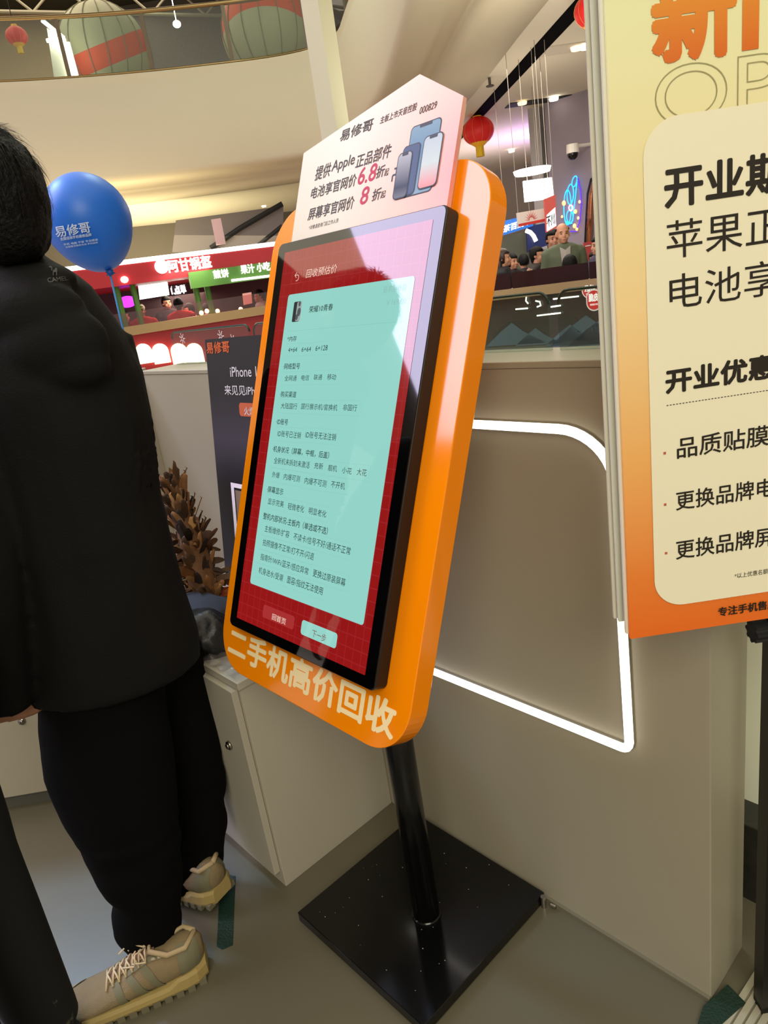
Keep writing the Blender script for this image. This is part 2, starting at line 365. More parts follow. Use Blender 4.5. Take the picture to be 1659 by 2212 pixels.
# ---- upper railing
rail = ring_path(.2); tlen = [0]
for i in range(1, len(rail)): tlen.append(tlen[-1] + (rail[i]-rail[i-1]).length)
def along(s, off=.2):
    P = ring_path(off)
    for i in range(1, len(P)):
        if tlen[i] >= s: return P[i-1].lerp(P[i], (s-tlen[i-1])/(tlen[i]-tlen[i-1]))
    return P[-1]
t = thing('glass_railing', along(14)+V((0, 0, 6.24)), 'brass-railed glass balustrade along the upper floor edge', 'railing')
N = 60; mb = MB(); mb.tube([along(4+i*.4)+V((0, 0, 7.36)) for i in range(N)], .045, 8); part('handrail', mb, M_brass, t, True)
mb = MB(); mb.tube([along(4+i*.4)+V((0, 0, 6.28)) for i in range(N)], .03, 6); part('bottom_rail', mb, M_brass, t, True)
for k in range(14):
    s = 4.6+k*1.68; p = along(s); p2 = along(s+.05); d = (p2-p).normalized(); n = V((-d.y, d.x, 0))
    part('post', MB().obox(p-d*.04-n*.02+V((0, 0, 6.24)), d*.08, n*.05, V((0, 0, 1.10))), mat('rail_post', '#5a4d3e', .4, metal=.5), t)
    if k < 13:
        e = along(s+1.68); part('glass_panel', MB().obox(V((p.x, p.y, 6.30)), V((e.x-p.x, e.y-p.y, 0)), n*.012, V((0, 0, 1.03))), M_clear, t)

# ---- big round lattice balls on the upper floor
def ball(px, py, D, r, tilt, label):
    c = far(px, py, D); c.z = max(c.z, 6.24+r*1.02); t = thing('decorative_ball', V((c.x, c.y, 6.24)), label, 'ornament')
    m = bpy.data.materials.new('ball_shell'); m.use_nodes = True; nt = m.node_tree; b = nt.nodes['Principled BSDF']; b.inputs['Roughness'].default_value = .6
    tc = nt.nodes.new('ShaderNodeTexCoord'); dt = nt.nodes.new('ShaderNodeVectorMath'); dt.operation = 'DOT_PRODUCT'; dt.inputs[1].default_value = tilt
    sb = nt.nodes.new('ShaderNodeVectorMath'); sb.operation = 'SUBTRACT'; sb.inputs[1].default_value = (0, 0, c.z-6.24)
    nt.links.new(tc.outputs['Object'], sb.inputs[0]); nt.links.new(sb.outputs[0], dt.inputs[0])
    ab = nt.nodes.new('ShaderNodeMath'); ab.operation = 'ABSOLUTE'; nt.links.new(dt.outputs['Value'], ab.inputs[0])
    lt = nt.nodes.new('ShaderNodeMath'); lt.operation = 'LESS_THAN'; lt.inputs[1].default_value = r*.2; nt.links.new(ab.outputs[0], lt.inputs[0])
    mx = nt.nodes.new('ShaderNodeMix'); mx.data_type = 'RGBA'; mx.inputs[6].default_value = (*lin('#aaa98a'), 1); mx.inputs[7].default_value = (*lin('#d8491c'), 1)
    nt.links.new(lt.outputs[0], mx.inputs[0]); nt.links.new(mx.outputs[2], b.inputs['Base Color'])
    part('shell', MB().ell(c, (r, r, r*1.02), 32, 20), m, t, True)
    mb = MB()
    for k in range(8):
        a = PI*k/8; mb.tube([c+V((math.cos(a)*math.sin(u)*r*1.01, math.sin(a)*math.sin(u)*r*1.01, math.cos(u)*r*1.03)) for u in [2*PI*i/28 for i in range(29)]], .012, 4, cap=False)
    part('seam_rope', mb, mat('rope', '#807a62', .8), t)
ball(228, 122, 20.3, 1.08, (.10, -.35, .93), 'giant round ornament with orange band near the left end of the upper railing')
ball(580, 72, 20.8, 1.16, (-.25, .30, .92), 'giant round ornament with orange band beside the pale column')
# upper lit portal
t = thing('light_portal', far(150, 180, 18.9), 'slanted frame of white light tubes beside the giant ball', 'light')
for a, b in (((91, 44), (138, 82)), ((138, 84), (164, 186)), ((147, 92), (172, 186)), ((101, 88), (138, 84))):
    part('glow_tube', MB().tube([far(*a, 18.9), far(*b, 18.8)], .04, 8), M_lampw, t, True)
part('backing', MB().add([far(101, 60, 19.0), far(138, 84, 19.0), far(168, 190, 18.95), far(120, 190, 18.95)] + [far(101, 60, 19.1), far(138, 84, 19.1), far(168, 190, 19.05), far(120, 190, 19.05)], [(0, 1, 2, 3), (7, 6, 5, 4), (0, 4, 5, 1), (1, 5, 6, 2), (2, 6, 7, 3), (3, 7, 4, 0)]), M_white, t)
# round downlight under the truss
c = far(382, 52, 23); solo('pendant_lamp', MB().ell(c, (.11, .11, .09)).tube([c+V((0, 0, .08)), V((c.x, c.y, 10.6))], .012, 6), M_lampw, 'single bright round lamp hanging from the roof trusses', 'lamp', smooth=True)

# ---- red lanterns
def lantern(P, r, label, tassel=True):
    t = thing('red_lantern', P, label, 'lantern')
    lm = mat('lantern_silk', '#c01818', .5, emit='#c01010', es=.25)
    part('shade', MB().ell(P, (r, r, r*.84), 20, 12), lm, t, True)
    mb = MB()
    for k in range(10):
        a = 2*PI*k/10; mb.tube([P+V((math.cos(a)*math.sin(u)*r*1.01, math.sin(a)*math.sin(u)*r*1.01, math.cos(u)*r*.85)) for u in [PI*(i+1)/13 for i in range(12)]], r*.012, 4)
    part('rib', mb, mat('gold_wire', '#e0a060', .4, metal=.5), t)
    gm = mat('gold_trim', '#d8a020', .4, emit='#c08010', es=.25)
    part('cap', MB().tube([P+V((0, 0, r*.72)), P+V((0, 0, r*.98))], r*.28, 14), gm, t)
    part('lower_trim', MB().tube([P-V((0, 0, r*.58)), P-V((0, 0, r*.74)), P-V((0, 0, r*.90))], [r*.70, r*.50, r*.28], 18), gm, t)
    if tassel: part('tassel', MB().tube([P-V((0, 0, r*.88)), P-V((0, 0, r*1.5))], [r*.26, r*.27], 10), mat('yellow_tassel', '#d8b010', .7), t)
    part('cord', MB().tube([P+V((0, 0, r*.95)), V((P.x, P.y, max(4.0, P.z+r*1.0) if P.z < 5 else 10.6))], .01, 5), mat('cord_dark', '#2a2018', .8), t)
lantern(far(1033, 283, 14.6), .285, 'red lantern with yellow tassel hanging just beyond the kiosk top')
lantern(far(1283, 22, 9.2), .205, 'red lantern half hidden behind the tall opening poster')
lantern(far(36, 78, 19), .22, 'small red lantern on the upper floor at far left')

# ---- ceiling fittings of the walkway
def track(p, q, lamps, wdt, label, dark=True):
    a = onz(*p, 3.99); b = onz(*q, 3.99); d = (b-a).normalized(); n = V((-d.y, d.x, 0)); t = thing('track_light', (a+b)/2, label, 'light')
    mb = MB().obox(a-n*wdt/2-V((0, 0, .004)), b-a, n*wdt, V((0, 0, .02)))
    part('recess', mb, mat('recess_dark' if dark else 'recess_pale', '#0c0c0c' if dark else '#c8bfae', .7), t)
    for k, (x, y, on) in enumerate(lamps):
        P = onz(x, y, 3.97); part('spot_lamp', MB().tube([P+V((0, 0, .01)), P-V((0, 0, .03))], [.085, .075], 14), M_lampw if on else mat('lamp_dim', '#fff0d0', emit='#ffe8c0', es=1.2), t)
track((1096, 229), (1345, 194), [(1128, 222, 0), (1196, 213, 1), (1262, 205, 0)], .34, 'black recessed track with three spot lamps')
track((1150, 116), (1310, 94), [(1246, 103, 0), (1266, 100, 1)], .42, 'pale recessed frame holding two bright spot lamps', False)
for k, (x, y) in enumerate([(1148, 293), (1105, 325), (1310, 700)][:2]):
    P = onz(x, y, 3.97); solo('downlight', MB().tube([P+V((0, 0, .02)), P-V((0, 0, .04))], [.08, .07], 14), M_warm, ['round warm downlight in the ceiling beyond the first lantern', 'faint downlight near the dome camera'][k], 'lamp')
for k, (x, y) in enumerate([(1057, 168), (1136, 352), (1195, 283)]):
    P = onz(x, y, 3.99); solo('sprinkler', MB().tube([P, P-V((0, 0, .1))], .02, 6).tube([P-V((0, 0, .1)), P-V((0, 0, .115))], .06, 8), mat('sprinkler_metal', '#5a524a', .4, metal=.6),
        ['small sprinkler head on the pale ceiling above the header sign', 'sprinkler head in the purple lit part of the ceiling', 'sprinkler head between the lantern and the track'][k], 'sprinkler')
for k, (x, y) in enumerate([(140, 515), (270, 497), (312, 492), (353, 498), (423, 496), (510, 487), (570, 445), (605, 468)]):
    P = onz(x, y, 3.99); solo('downlight', MB().tube([P+V((0, 0, .02)), P-V((0, 0, .03))], [.07, .06], 12), M_warm, 'small warm downlight in the yellow lit ceiling above the food stall', 'lamp', 'downlights above the food stall')
for k in range(4):      # purple washed lights near the right wall
    pass
l = bpy.data.lights.new('purple_wash', 'AREA'); l.energy = 70; l.color = (.45, .2, 1); l.size = 1.0
o = bpy.data.objects.new('purple_wash', l); C.objects.link(o); o.location = (-9.7, 14.8, 3.0); o.rotation_euler = (PI, 0, 0)
# dome camera
P = far(1237, 328, 14.0); t = thing('dome_camera', P, 'white dome camera with black lens high on the grey wall', 'camera')
part('housing', MB().tube([P+V((0, 0, .12)), P-V((0, 0, .02))], [.10, .11], 16), M_white, t); part('lens', MB().ell(P-V((0, 0, .04)), (.09, .09, .09)), M_black, t, True)
part('bracket', MB().tube([P+V((0, 0, .08)), P+V((.1, .4, .1))], .03, 8), M_white, t)

# ---- signs over the right stalls
def flatsign(name, quad, D, m, label, cat='sign', th=.06, group=None):
    """quad: picture corners tl, tr, br, bl of a board standing at distance D"""
    P = [fwd(x, y, D) for x, y in quad]; n = FH*th
    t = thing(name, (P[2]+P[3])/2, label, cat, group)
    part('panel', MB().add(P+[p+n for p in P], [(3, 2, 1, 0), (4, 5, 6, 7), (0, 1, 5, 4), (1, 2, 6, 5), (2, 3, 7, 6), (3, 0, 4, 7)]), m, t)
    return t, Plane(P[3], (P[2]-P[3]).normalized(), (P[0]-P[3]).normalized())
M_sign = mat('sign_white', '#ffffff', emit='#f6fbff', es=3.2)
t, pl = flatsign('light_box', [(1131, 391), (1192, 383), (1197, 428), (1135, 436)], 11, M_sign, 'blank glowing white light box hanging under the ceiling')
def hang(t, pts, D, z=4.0):
    for x, y in pts: p = fwd(x, y, D)+FH*.03; part('hanging_rod', MB().tube([p, V((p.x, p.y, z))], .004, 5), mat('rod_pale', '#9a9286', .7), t)
hang(t, ((1140, 391), (1184, 385)), 11)
c = far(1150, 375, 11.5); solo('ceiling_lamp', MB().tube([V((c.x, c.y, c.z+.06)), V((c.x, c.y, c.z))], [.27, .25], 24), M_lampw, 'round white ceiling lamp above the glowing light box', 'lamp')
t, pl = flatsign('blue_shop_sign', [(1085, 478), (1150, 462), (1152, 488), (1083, 510)], 12.5, mat('blue_sign', '#1e5fae', .4, emit='#1450a8', es=.7), 'blue shop sign with white glowing letters')
mb = MB(); pl.text(mb, '茶百奶茶', 1087, 503, 1148, 15, .02, .03); part('lettering', mb, M_led, t); hang(t, ((1092, 478), (1145, 464)), 12.5)
t, pl = flatsign('dark_blue_board', [(1137, 489), (1178, 482), (1182, 530), (1140, 545)], 12.7, mat('navy_board', '#0c1c50', .5, emit='#0a1a50', es=.3), 'navy blue board beneath the blue shop sign'); hang(t, ((1170, 484),), 12.7)
solo('neon_arc', MB().tube([fwd(x, y, 12.66) for x, y in ((1136, 498), (1146, 502), (1153, 510), (1158, 521))], .035, 8), M_led, 'short curved white light tube below the blue sign', 'light')
flatsign('shop_window', [(1080, 512), (1142, 500), (1150, 735), (1075, 740)], 12.9, mat('shop_interior', '#46463a', .3, emit='#4a4a3c', es=.5), 'olive lit shop window behind the crowd', 'window')
t, pl = flatsign('hanging_banner', [(1117, 460), (1176, 450), (1178, 478), (1120, 490)], 10.5, mat('banner_white', '#d8ccc4', .6), 'white hanging banner with red flower and red lower edge', 'banner')
a, b = pl.uv(1120, 490), pl.uv(1178, 478); mb = MB().flat(rrect(0, b[0], 0, .035, .001), pl, .004); w0 = b[0]
for k in range(9):
    an = PI*k/8; mb.add([pl(w0*.5+math.cos(an-.2)*.03, .06+math.sin(an-.2)*.03, .005), pl(w0*.5+math.cos(an)*.10, .07+math.sin(an)*.12, .005), pl(w0*.5+math.cos(an+.2)*.03, .06+math.sin(an+.2)*.03, .005)], [(0, 1, 2)])
hang(t, ((1120, 461), (1172, 452)), 10.5); part('flower_print', mb, mat('banner_red', '#c02a20', .6), t)
t, pl = flatsign('red_poster', [(1176, 430), (1200, 420), (1202, 492), (1181, 502)], 10.2, mat('poster_red', '#c05048', .6, emit='#b04038', es=.25), 'narrow red poster with white notice on the wall corner', 'poster')
mb = MB().flat([pl.uv(1181, 465), pl.uv(1181, 500), pl.uv(1201, 488), pl.uv(1199, 448)][::-1], pl, .004); part('notice', mb, M_sign, t)
mb = MB(); pl.text(mb, '不川', 1182, 492, 1199, 24, .006, .03); part('lettering', mb, M_dark, t); hang(t, ((1178, 432), (1198, 422)), 10.2)
def onwall(x, y, off=.05):
    p = V((-8.15, 12.2, 0)); q = V((-2.5, 12.9, 0)); d = (q-p).normalized(); n = V((d.y, -d.x, 0)); o = p+n*off; g = ray(x, y)
    return CAM+g*((o-CAM).dot(n)/g.dot(n))
# neon ornament on the wall
t = thing('neon_ornament', onwall(1236, 500), 'blue neon bird-like ornament with yellow bulbs on the grey wall', 'light')
def neon(pts, m, r=.010): part('neon_tube', MB().tube([onwall(x, y) for x, y in pts], r, 6), m, t, True)
M_cy = mat('neon_cyan', '#40c8ff', emit='#18a0ff', es=2.2); M_pu = mat('neon_purple', '#6030ff', emit='#4a20ff', es=1.2); M_ye = mat('neon_yellow', '#ffd090', emit='#ffa860', es=2.2)
def loop(cx, cy, rx, ry, rot, n=18): return [(cx+rx*math.cos(a)*math.cos(rot)-ry*math.sin(a)*math.sin(rot), cy+rx*math.cos(a)*math.sin(rot)+ry*math.sin(a)*math.cos(rot)) for a in [2*PI*i/n for i in range(n+1)]]
neon(loop(1232, 420, 7, 22, .05), M_cy); neon(loop(1241, 392, 5, 12, .25), M_cy); neon(loop(1226, 448, 8, 38, .0), M_cy); neon(loop(1231, 468, 7, 14, 0), M_cy); neon([(1246, 395), (1243, 425), (1240, 450), (1237, 478)], M_cy)
neon([(1222, 478), (1228, 484), (1236, 482)], M_cy); neon([(1248, 385), (1254, 410), (1256, 440), (1252, 480), (1244, 500), (1232, 500)], M_pu)
neon(loop(1233, 449, 4, 6, 0), mat('neon_pink', '#ffb0d0', emit='#ff80c0', es=4), .012)
for x, y, r in ((1218, 439, .035), (1252, 436, .022), (1243, 457, .03), (1214, 468, .02), (1249, 471, .022), (1241, 488, .032), (1246, 495, .024)):
    part('bulb', MB().ell(onwall(x, y), (r, r, r*1.3), 12, 8), M_ye, t, True)
# copper arch frame at the wall
t = thing('arched_mirror_frame', onwall(1285, 540), 'polished copper arched frame against the grey wall', 'frame')
mb = MB(); mb.tube([onwall(x, y, .07) for x, y in ((1272, 530), (1275, 470), (1278, 420), (1283, 396), (1294, 385), (1310, 382), (1330, 384))], .055, 10)
part('rim', mb, mat('copper', '#c08060', .18, metal=1), t, True)
part('inner_lining', MB().tube([onwall(x, y) for x, y in ((1266, 530), (1269, 470), (1272, 418), (1279, 388), (1292, 377), (1310, 373), (1330, 375))], .04, 8), M_blackm, t, True)
t, pl = flatsign('small_red_notice', [(1262, 524), (1285, 520), (1294, 790), (1271, 795)], 10.9, mat('notice_red', '#b04040', .6), 'small red and white notice standing near the copper frame')
mb = MB().flat([pl.uv(1264, 533), pl.uv(1285, 529), pl.uv(1285, 527), pl.uv(1264, 531)], pl, .004); part('white_line', mb, M_white, t)
# escalator underside behind the left stall
t = thing('escalator', (-15.0, 12.5, 0), 'grey escalator flank rising behind the food stall', 'escalator')
part('side_cladding', MB().add([far(372, 545, 19), far(380, 476, 19), far(612, 445, 19), far(612, 540, 19)] + [far(372, 545, 19.6), far(380, 476, 19.6), far(612, 445, 19.6), far(612, 540, 19.6)], [(3, 2, 1, 0), (4, 5, 6, 7), (0, 1, 5, 4), (1, 2, 6, 5), (2, 3, 7, 6), (3, 0, 4, 7)]), mat('escalator_grey', '#77706c', .6), t)
part('handrail', MB().tube([far(455, 536, 18.9), far(520, 492, 18.9), far(610, 440, 18.9)], .06, 8), M_rub, t)
part('handrail', MB().tube([far(520, 560, 18.7), far(610, 488, 18.7)], .05, 8), M_rub, t)
part('side_cladding', MB().add([far(455, 690, 18), far(560, 590, 18), far(640, 560, 18), far(640, 700, 18)] + [far(455, 690, 18.6), far(560, 590, 18.6), far(640, 560, 18.6), far(640, 700, 18.6)], [(3, 2, 1, 0), (4, 5, 6, 7), (0, 1, 5, 4), (1, 2, 6, 5), (2, 3, 7, 6), (3, 0, 4, 7)]), mat('escalator_pale', '#8d8890', .4), t)

# ================================================================== FOOD STALL, LEFT
A = V((-12.4, 2.9, 0)); B = V((-10.2, 9.55, 0)); sd = (B-A).normalized(); sn = V((-sd.y, sd.x, 0))     # sn points away from the camera
if sn.dot(FH) < 0: sn = -sn
def st(px, py, back=0):    # point on the stall front seen at px, py
    o = A+sn*back; n = sn; d = ray(px, py); return CAM + d*((o-CAM).dot(n)/d.dot(n))
Lw = (B-A).length
ST = thing('food_stall', (A+B)/2, 'red food stall with glowing sign, counter and green end bay', 'stall')
zt = st(300, 562).z; zb = st(300, 612).z
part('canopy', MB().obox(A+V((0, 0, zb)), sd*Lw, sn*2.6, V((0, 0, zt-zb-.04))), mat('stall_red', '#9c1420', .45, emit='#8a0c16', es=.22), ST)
part('light_strip', MB().obox(A-sn*.03+V((0, 0, zt-.04)), sd*Lw, sn*.08, V((0, 0, .07))), M_led, ST)
pl = Plane(A+V((0, 0, zb)), -sd if sd.dot(RH) < 0 else sd, V((0, 0, 1)))
mb = MB(); pl.text(mb, '阿甘锅盔', 366, 589, 458, 27, -.05 if pl.n.dot(sn) > 0 else .05, .04); part('sign_lettering', mb, M_led, ST)
c = st(349, 576, -.05); part('sign_disc', MB().ell(c, (.11, .11, .11), 16, 10), M_led, ST, True)
# green bay
g0, g1 = st(408, 594, -.06), st(600, 560, -.06)
g = MB().obox(V((g0.x, g0.y, g0.z-.22)), V((g1.x-g0.x, g1.y-g0.y, 0)), sn*.1, V((0, 0, .26))); part('green_fascia', g, mat('stall_green', '#4a7a30', .5, emit='#2a5a14', es=.12), ST)
mb = MB(); pl.text(mb, '煎饼', 463, 602, 495, 18, .12, .04); pl.text(mb, '果汁 小吃', 522, 592, 585, 19, .12, .05)
for t_, x, y, x1, h in (('煎饼', 463, 602, 495, 18), ('果汁 小吃', 522, 592, 585, 19)):
    mb = MB(); pl.text(mb, t_, x, y, x1, h, -.12 if pl.n.dot(sn) > 0 else .12, .04); part('side_lettering', mb, M_led, ST)
part('tube_lamp', MB().tube([st(500, 606, -.1), st(583, 596, -.1)], .02, 6), M_led, ST)
for x0, x1, y0, y1 in ((250, 266, 618, 690), (285, 299, 612, 688), (421, 433, 615, 672), (445, 455, 610, 668)):
    a = st(x0, y0, .3); b = st((x0+x1)/2, y1, .3); part('green_post', MB().tube([V((a.x, a.y, 0.9)), V((a.x, a.y, zb))], .05, 8), MATS['stall_green'], ST)
# menu screens
for q, nm in (([(299, 613), (361, 605), (366, 637), (303, 647)], 'menu_screen'), ([(371, 618), (401, 613), (404, 634), (373, 640)], 'menu_screen')):
    P = [st(x, y, 1.0) for x, y in q]; part(nm, MB().add(P+[p+sn*.08 for p in P], [(3, 2, 1, 0), (4, 5, 6, 7), (0, 1, 5, 4), (1, 2, 6, 5), (2, 3, 7, 6), (3, 0, 4, 7)]), mat('menu_glow', '#ffffff', emit='#eefdf0', es=2.4) if q[0][0] < 300 else mat('menu_dark', '#2a2030', .3), ST)
mb = MB(); pl2 = Plane(A+sn*.98+V((0, 0, zb)), pl.u, pl.v); pl2.text(mb, '1.点単', 372, 637, 403, 18, 0, .05); part('menu_lettering', mb, M_led, ST)
part('purple_lamp', MB().ell(st(275, 652, 1.2), (.16, .16, .1)), mat('purple_glow', '#c040ff', emit='#c030ff', es=2.5), ST, True)
part('warm_lamp', MB().ell(st(269, 604, -.02), (.06, .06, .05)), M_lampw, ST, True)
zc = st(300, 702).z; zf = st(300, 722).z
part('counter_top', MB().obox(A-sn*.1+V((0, 0, zf)), sd*Lw, sn*.45, V((0, 0, zc-zf))), mat('counter_wood', '#9a8058', .35), ST)
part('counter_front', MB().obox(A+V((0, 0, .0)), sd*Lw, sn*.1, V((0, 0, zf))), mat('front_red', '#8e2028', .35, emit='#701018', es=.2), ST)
part('sneeze_guard', MB().obox(A-sn*.02+V((0, 0, zc)), sd*Lw, sn*.02, V((0, 0, .22))), glass('guard_glass', '#f0d8d8', .05), ST)
for k, x in enumerate((316, 352, 392, 425)):     # glowing arches on the stall front
    w_, b_ = 17, 790; c0 = st(x-w_, b_-3, -.03); c1 = st(x+w_, b_-8, -.03); wd = (c1-c0).length; u = (c1-c0).normalized()
    h = wd*.75; pts = [(0, 0), (wd, 0)] + [(wd/2+wd/2*math.cos(a), h+wd/2*math.sin(a)) for a in [PI*i/10 for i in range(11)]]
    part('arched_light', MB().prism(pts, lambda a, b, w, c0=c0, u=u: c0+u*a+V((0, 0, 1))*b-sn*w, 0, .05), mat('arch_glow', '#fff6d8', emit='#fff0c0', es=3.0), ST)
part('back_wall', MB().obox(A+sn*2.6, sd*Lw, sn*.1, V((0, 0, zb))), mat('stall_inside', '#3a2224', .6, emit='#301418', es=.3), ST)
for k, (x, y) in enumerate(((435, 676), (447, 672), (470, 672), (492, 681), (520, 668), (540, 671))):
    c = st(x, y, .2); part('counter_lamp', MB().ell(c, (.04, .04, .04), 10, 6), M_warm, ST, True)
P = [st(x, y, .15) for x, y in ((524, 634), (543, 631), (545, 655), (527, 659))]
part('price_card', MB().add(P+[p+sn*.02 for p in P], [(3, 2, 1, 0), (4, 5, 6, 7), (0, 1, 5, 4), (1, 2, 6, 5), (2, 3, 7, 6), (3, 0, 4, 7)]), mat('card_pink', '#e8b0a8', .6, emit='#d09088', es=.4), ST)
c = far(463, 510, 17.5); solo('hanging_flag', MB().obox(c+V((0, 0, -.2)), RH*.22, FH*.02, V((0, 0, .55))), mat('flag_pink', '#c0a0a0', .7), 'narrow pale pink flag hanging above the food stall', 'flag')

# ================================================================== STALL, RIGHT
D0 = V((-6.5, 7.2, 0)); D1 = V((-2.6, 7.75, 0)); rd = (D1-D0).normalized(); rn = V((-rd.y, rd.x, 0))
def sr(px, py, back=0):
    o = D0+rn*back; d = ray(px, py); return CAM + d*((o-CAM).dot(rn)/d.dot(rn))
SR = thing('snack_counter', (D0+D1)/2, 'long snack counter with maroon glass screen and wooden ledge', 'counter'); Lr = (D1-D0).length
z1, z2, z3 = sr(1190, 578).z, sr(1190, 613).z, sr(1190, 634).z
mg = glass('maroon_glass', '#4a2830', .42, .02, .5, '#4a2a30')
for k in range(4): part('glass_screen', MB().obox(D0+rd*(Lr/4*k+.01)+V((0, 0, z2)), rd*(Lr/4-.02), rn*.015, V((0, 0, z1-z2))), mg, SR)
part('ledge', MB().obox(D0-rn*.12+V((0, 0, z3)), rd*Lr, rn*.34, V((0, 0, z2-z3))), mat('ledge_wood', '#a08860', .5), SR)
mf = ramp_mat('counter_front_print', [(0, '#8a9a98'), (.30, '#9aa49a'), (.42, '#4a4a44'), (1, '#26221e')], (0, 0, 1), 0, z3, .25)
part('front', MB().obox(D0, rd*Lr, rn*.1, V((0, 0, z3))), mf, SR)
for (a, b) in (((1180, 628), (1243, 622)), ((1195, 646), (1250, 640)), ((1190, 663), (1211, 660)), ((1114, 668), (1140, 666)), ((1160, 682), (1211, 676))):
    pa, pb = sr(*a, -.03), sr(*b, -.03); part('glow_tube', MB().tube([pa, pb], .009, 6), M_led, SR)  # glowing tubes put in for reflected strips of light
mb = MB(); mb.tube([sr(1144, 636, -.03), sr(1137, 640, -.03), sr(1136, 650, -.03), sr(1141, 656, -.03)], .01, 6); mb.tube([sr(1157, 650, -.03), sr(1166, 652, -.03), sr(1168, 660, -.03), sr(1160, 663, -.03)], .01, 6)
part('curved_glint', mb, M_led, SR)  # glowing curves stand in for reflections too
for px, s in ((1270, 1.0), (1235, .7), (1295, .8), (1110, .8), (1160, .6)):     # mountain print on the front
    c = sr(px, 745, -.004); part('mountain_print', MB().prism([(-.5*s, 0), (-.2*s, .22*s), (0, .34*s), (.18*s, .2*s), (.55*s, 0)], lambda a, b, w, c=c: c+rd*a+V((0, 0, 1))*b-rn*w, 0, .004), mat('print_blue', '#586e78', .5), SR)
# red round brand stickers on that counter
def sticker(cx, cy, rx, ry, w, label, txt):
    c = sr(cx, cy, w); k = (sr(cx+10, cy, w)-c).length/10
    t = thing('round_sign', c, label, 'sign'); pl = Plane(c, rd, V((0, 0, 1)))
    o_ = 1 if pl.n.dot(rn) < 0 else -1
    def cap(a, b): return [(a*math.cos(q), (b-a)*(1 if math.sin(q) > 0 else -1)+a*math.sin(q)) for q in [2*PI*(i+.5)/28 for i in range(28)]]
    part('border', MB().prism(cap(rx*k, ry*k), pl, 0, .012*o_), mat('sticker_white', '#f0e0dc', .4, emit='#e8d8d4', es=.5), t)
    part('face', MB().prism(cap(rx*k*.85, ry*k*.88), pl, .012*o_, .016*o_), mat('sticker_red', '#d03030', .4, emit='#c02020', es=.6), t)
    mb = MB(); letter(mb, txt, -rx*k*.62, rx*k*.62, -ry*k*.1, ry*k*.62, pl, .020*o_, .04); letter(mb, '香脆好味', -rx*k*.5, rx*k*.5, -ry*k*.48, -ry*k*.30, pl, .02*o_, .02); part('lettering', mb, mat('sticker_ink', '#fff4ee', .5, emit='#ffffff', es=.7), t)
sticker(1276, 627, 19, 17, -.10, 'red round sign with white rim on the snack counter ledge', '脆')
sticker(1284, 648, 17, 22, -.3, 'red capsule sign with white characters below the ledge', '脆皮')
sticker(1318, 625, 19, 17, -.10, 'red round sign at the edge of the tall opening poster', '香')

# ================================================================== BOOTH WALLS / COUNTER
YW, TOPZ = 1.012, 1.236
CO = thing('booth_counter', (-1.3, 1.09, 0), 'tall grey booth counter wall with glowing white light outline', 'counter')
part('wall_panel', MB().box(-2.28, -.432, YW, YW+.15, 0, TOPZ-.012), M_panel, CO, bevel=.002)
part('counter_cap', MB().box(-2.28, -.430, YW-.002, YW+.155, TOPZ-.012, TOPZ), M_panel, CO, bevel=.002)
part('baseboard', MB().box(-1.0, -.432, YW-.008, YW, 0, .012), mat('silicone_grey', '#726c58', .6), CO)
# light outline
def LP(x, z): return V((x, YW-.008, z))
path = [LP(-1.60, .519), LP(-.592, .519)] + [LP(-.592+.014*math.sin(a), .533-.014*math.cos(a)) for a in [R(22.5*i) for i in range(1, 4)]] + [LP(-.577, .536)]
path += [LP(-.584, 1.035)] + [LP(-.684+.10*math.cos(a), 1.032+.09*math.sin(a)) for a in [R(9*i) for i in range(1, 11)]] + [LP(-1.60, 1.122), LP(-1.60, .519)]
part('light_outline', MB().tube(path, .0085, 10, cap=False), M_led, CO, True)
part('outline_channel', MB().tube([p+V((0, .006, 0)) for p in path], .0095, 8, cap=False), mat('channel', '#8b8574', .5), CO, True)
# booth wall behind the man (left side)
K0 = onz(0, 1748, 0); K1 = onz(128, 1726, 0); kd = (K1-K0).normalized(); kn = V((kd.y, -kd.x, 0))
SW = thing('side_counter', (-2.6, .5, 0), 'pale angled booth counter behind the men', 'counter')
part('wall_panel', MB().obox(V((-2.283, YW-.02, 0)), -kd*2.6, -kn*.15, V((0, 0, TOPZ-.012))), M_panel2, SW, bevel=.002)
part('counter_cap', MB().obox(V((-2.283, YW-.02, TOPZ-.012)), -kd*2.6, -kn*.155, V((0, 0, .012))), M_panel2, SW, bevel=.002)
# acrylic glass on top
GY = 1.13
def gpanel(x0, x1, rl, rr, label):
    t = thing('glass_guard', ((x0+x1)/2, GY, TOPZ), label, 'glass panel')
    pl = Plane((0, GY, 0), (1, 0, 0), (0, 0, 1)); pts = rrect(x0, x1, TOPZ, 1.340, (0, 0, rr, rl), 6)
    part('pane', MB().prism(pts, pl, -.004, .004), M_clear, t)
    e = [(u, v) for u, v in pts if True]; ring = [pl(u, v, 0) for u, v in e]
    part('polished_edge', MB().tube([p for p in ring[2:]] , .0028, 6), M_edge, t)
gpanel(-1.75, -.772, .03, .022, 'clear rounded glass guard on the counter behind the kiosk')
gpanel(-.752, -.44, .022, .03, 'short clear glass guard on the counter behind the tall poster')
gpanel(-2.72+.48, -1.77, .02, .02, 'clear glass guard with frosted flowers left of the black poster')
mb = MB()
for cx, cz in ((-2.16, 1.318), (-1.92, 1.315), (-1.86, 1.300)):
    for k in range(7):
        a = 2*PI*k/7
        for q in range(3): mb.ell((cx+math.cos(a)*(.006+q*.005), GY-.006, cz+math.sin(a)*(.006+q*.005)), (.0022, .0008, .0022), 6, 4)
o = solo('frosted_flower_sticker', mb, mat('frost', '#e8e0e4', .6), 'frosted white flower stickers on the glass left of the black poster', 'sticker'); o['kind'] = 'stuff'

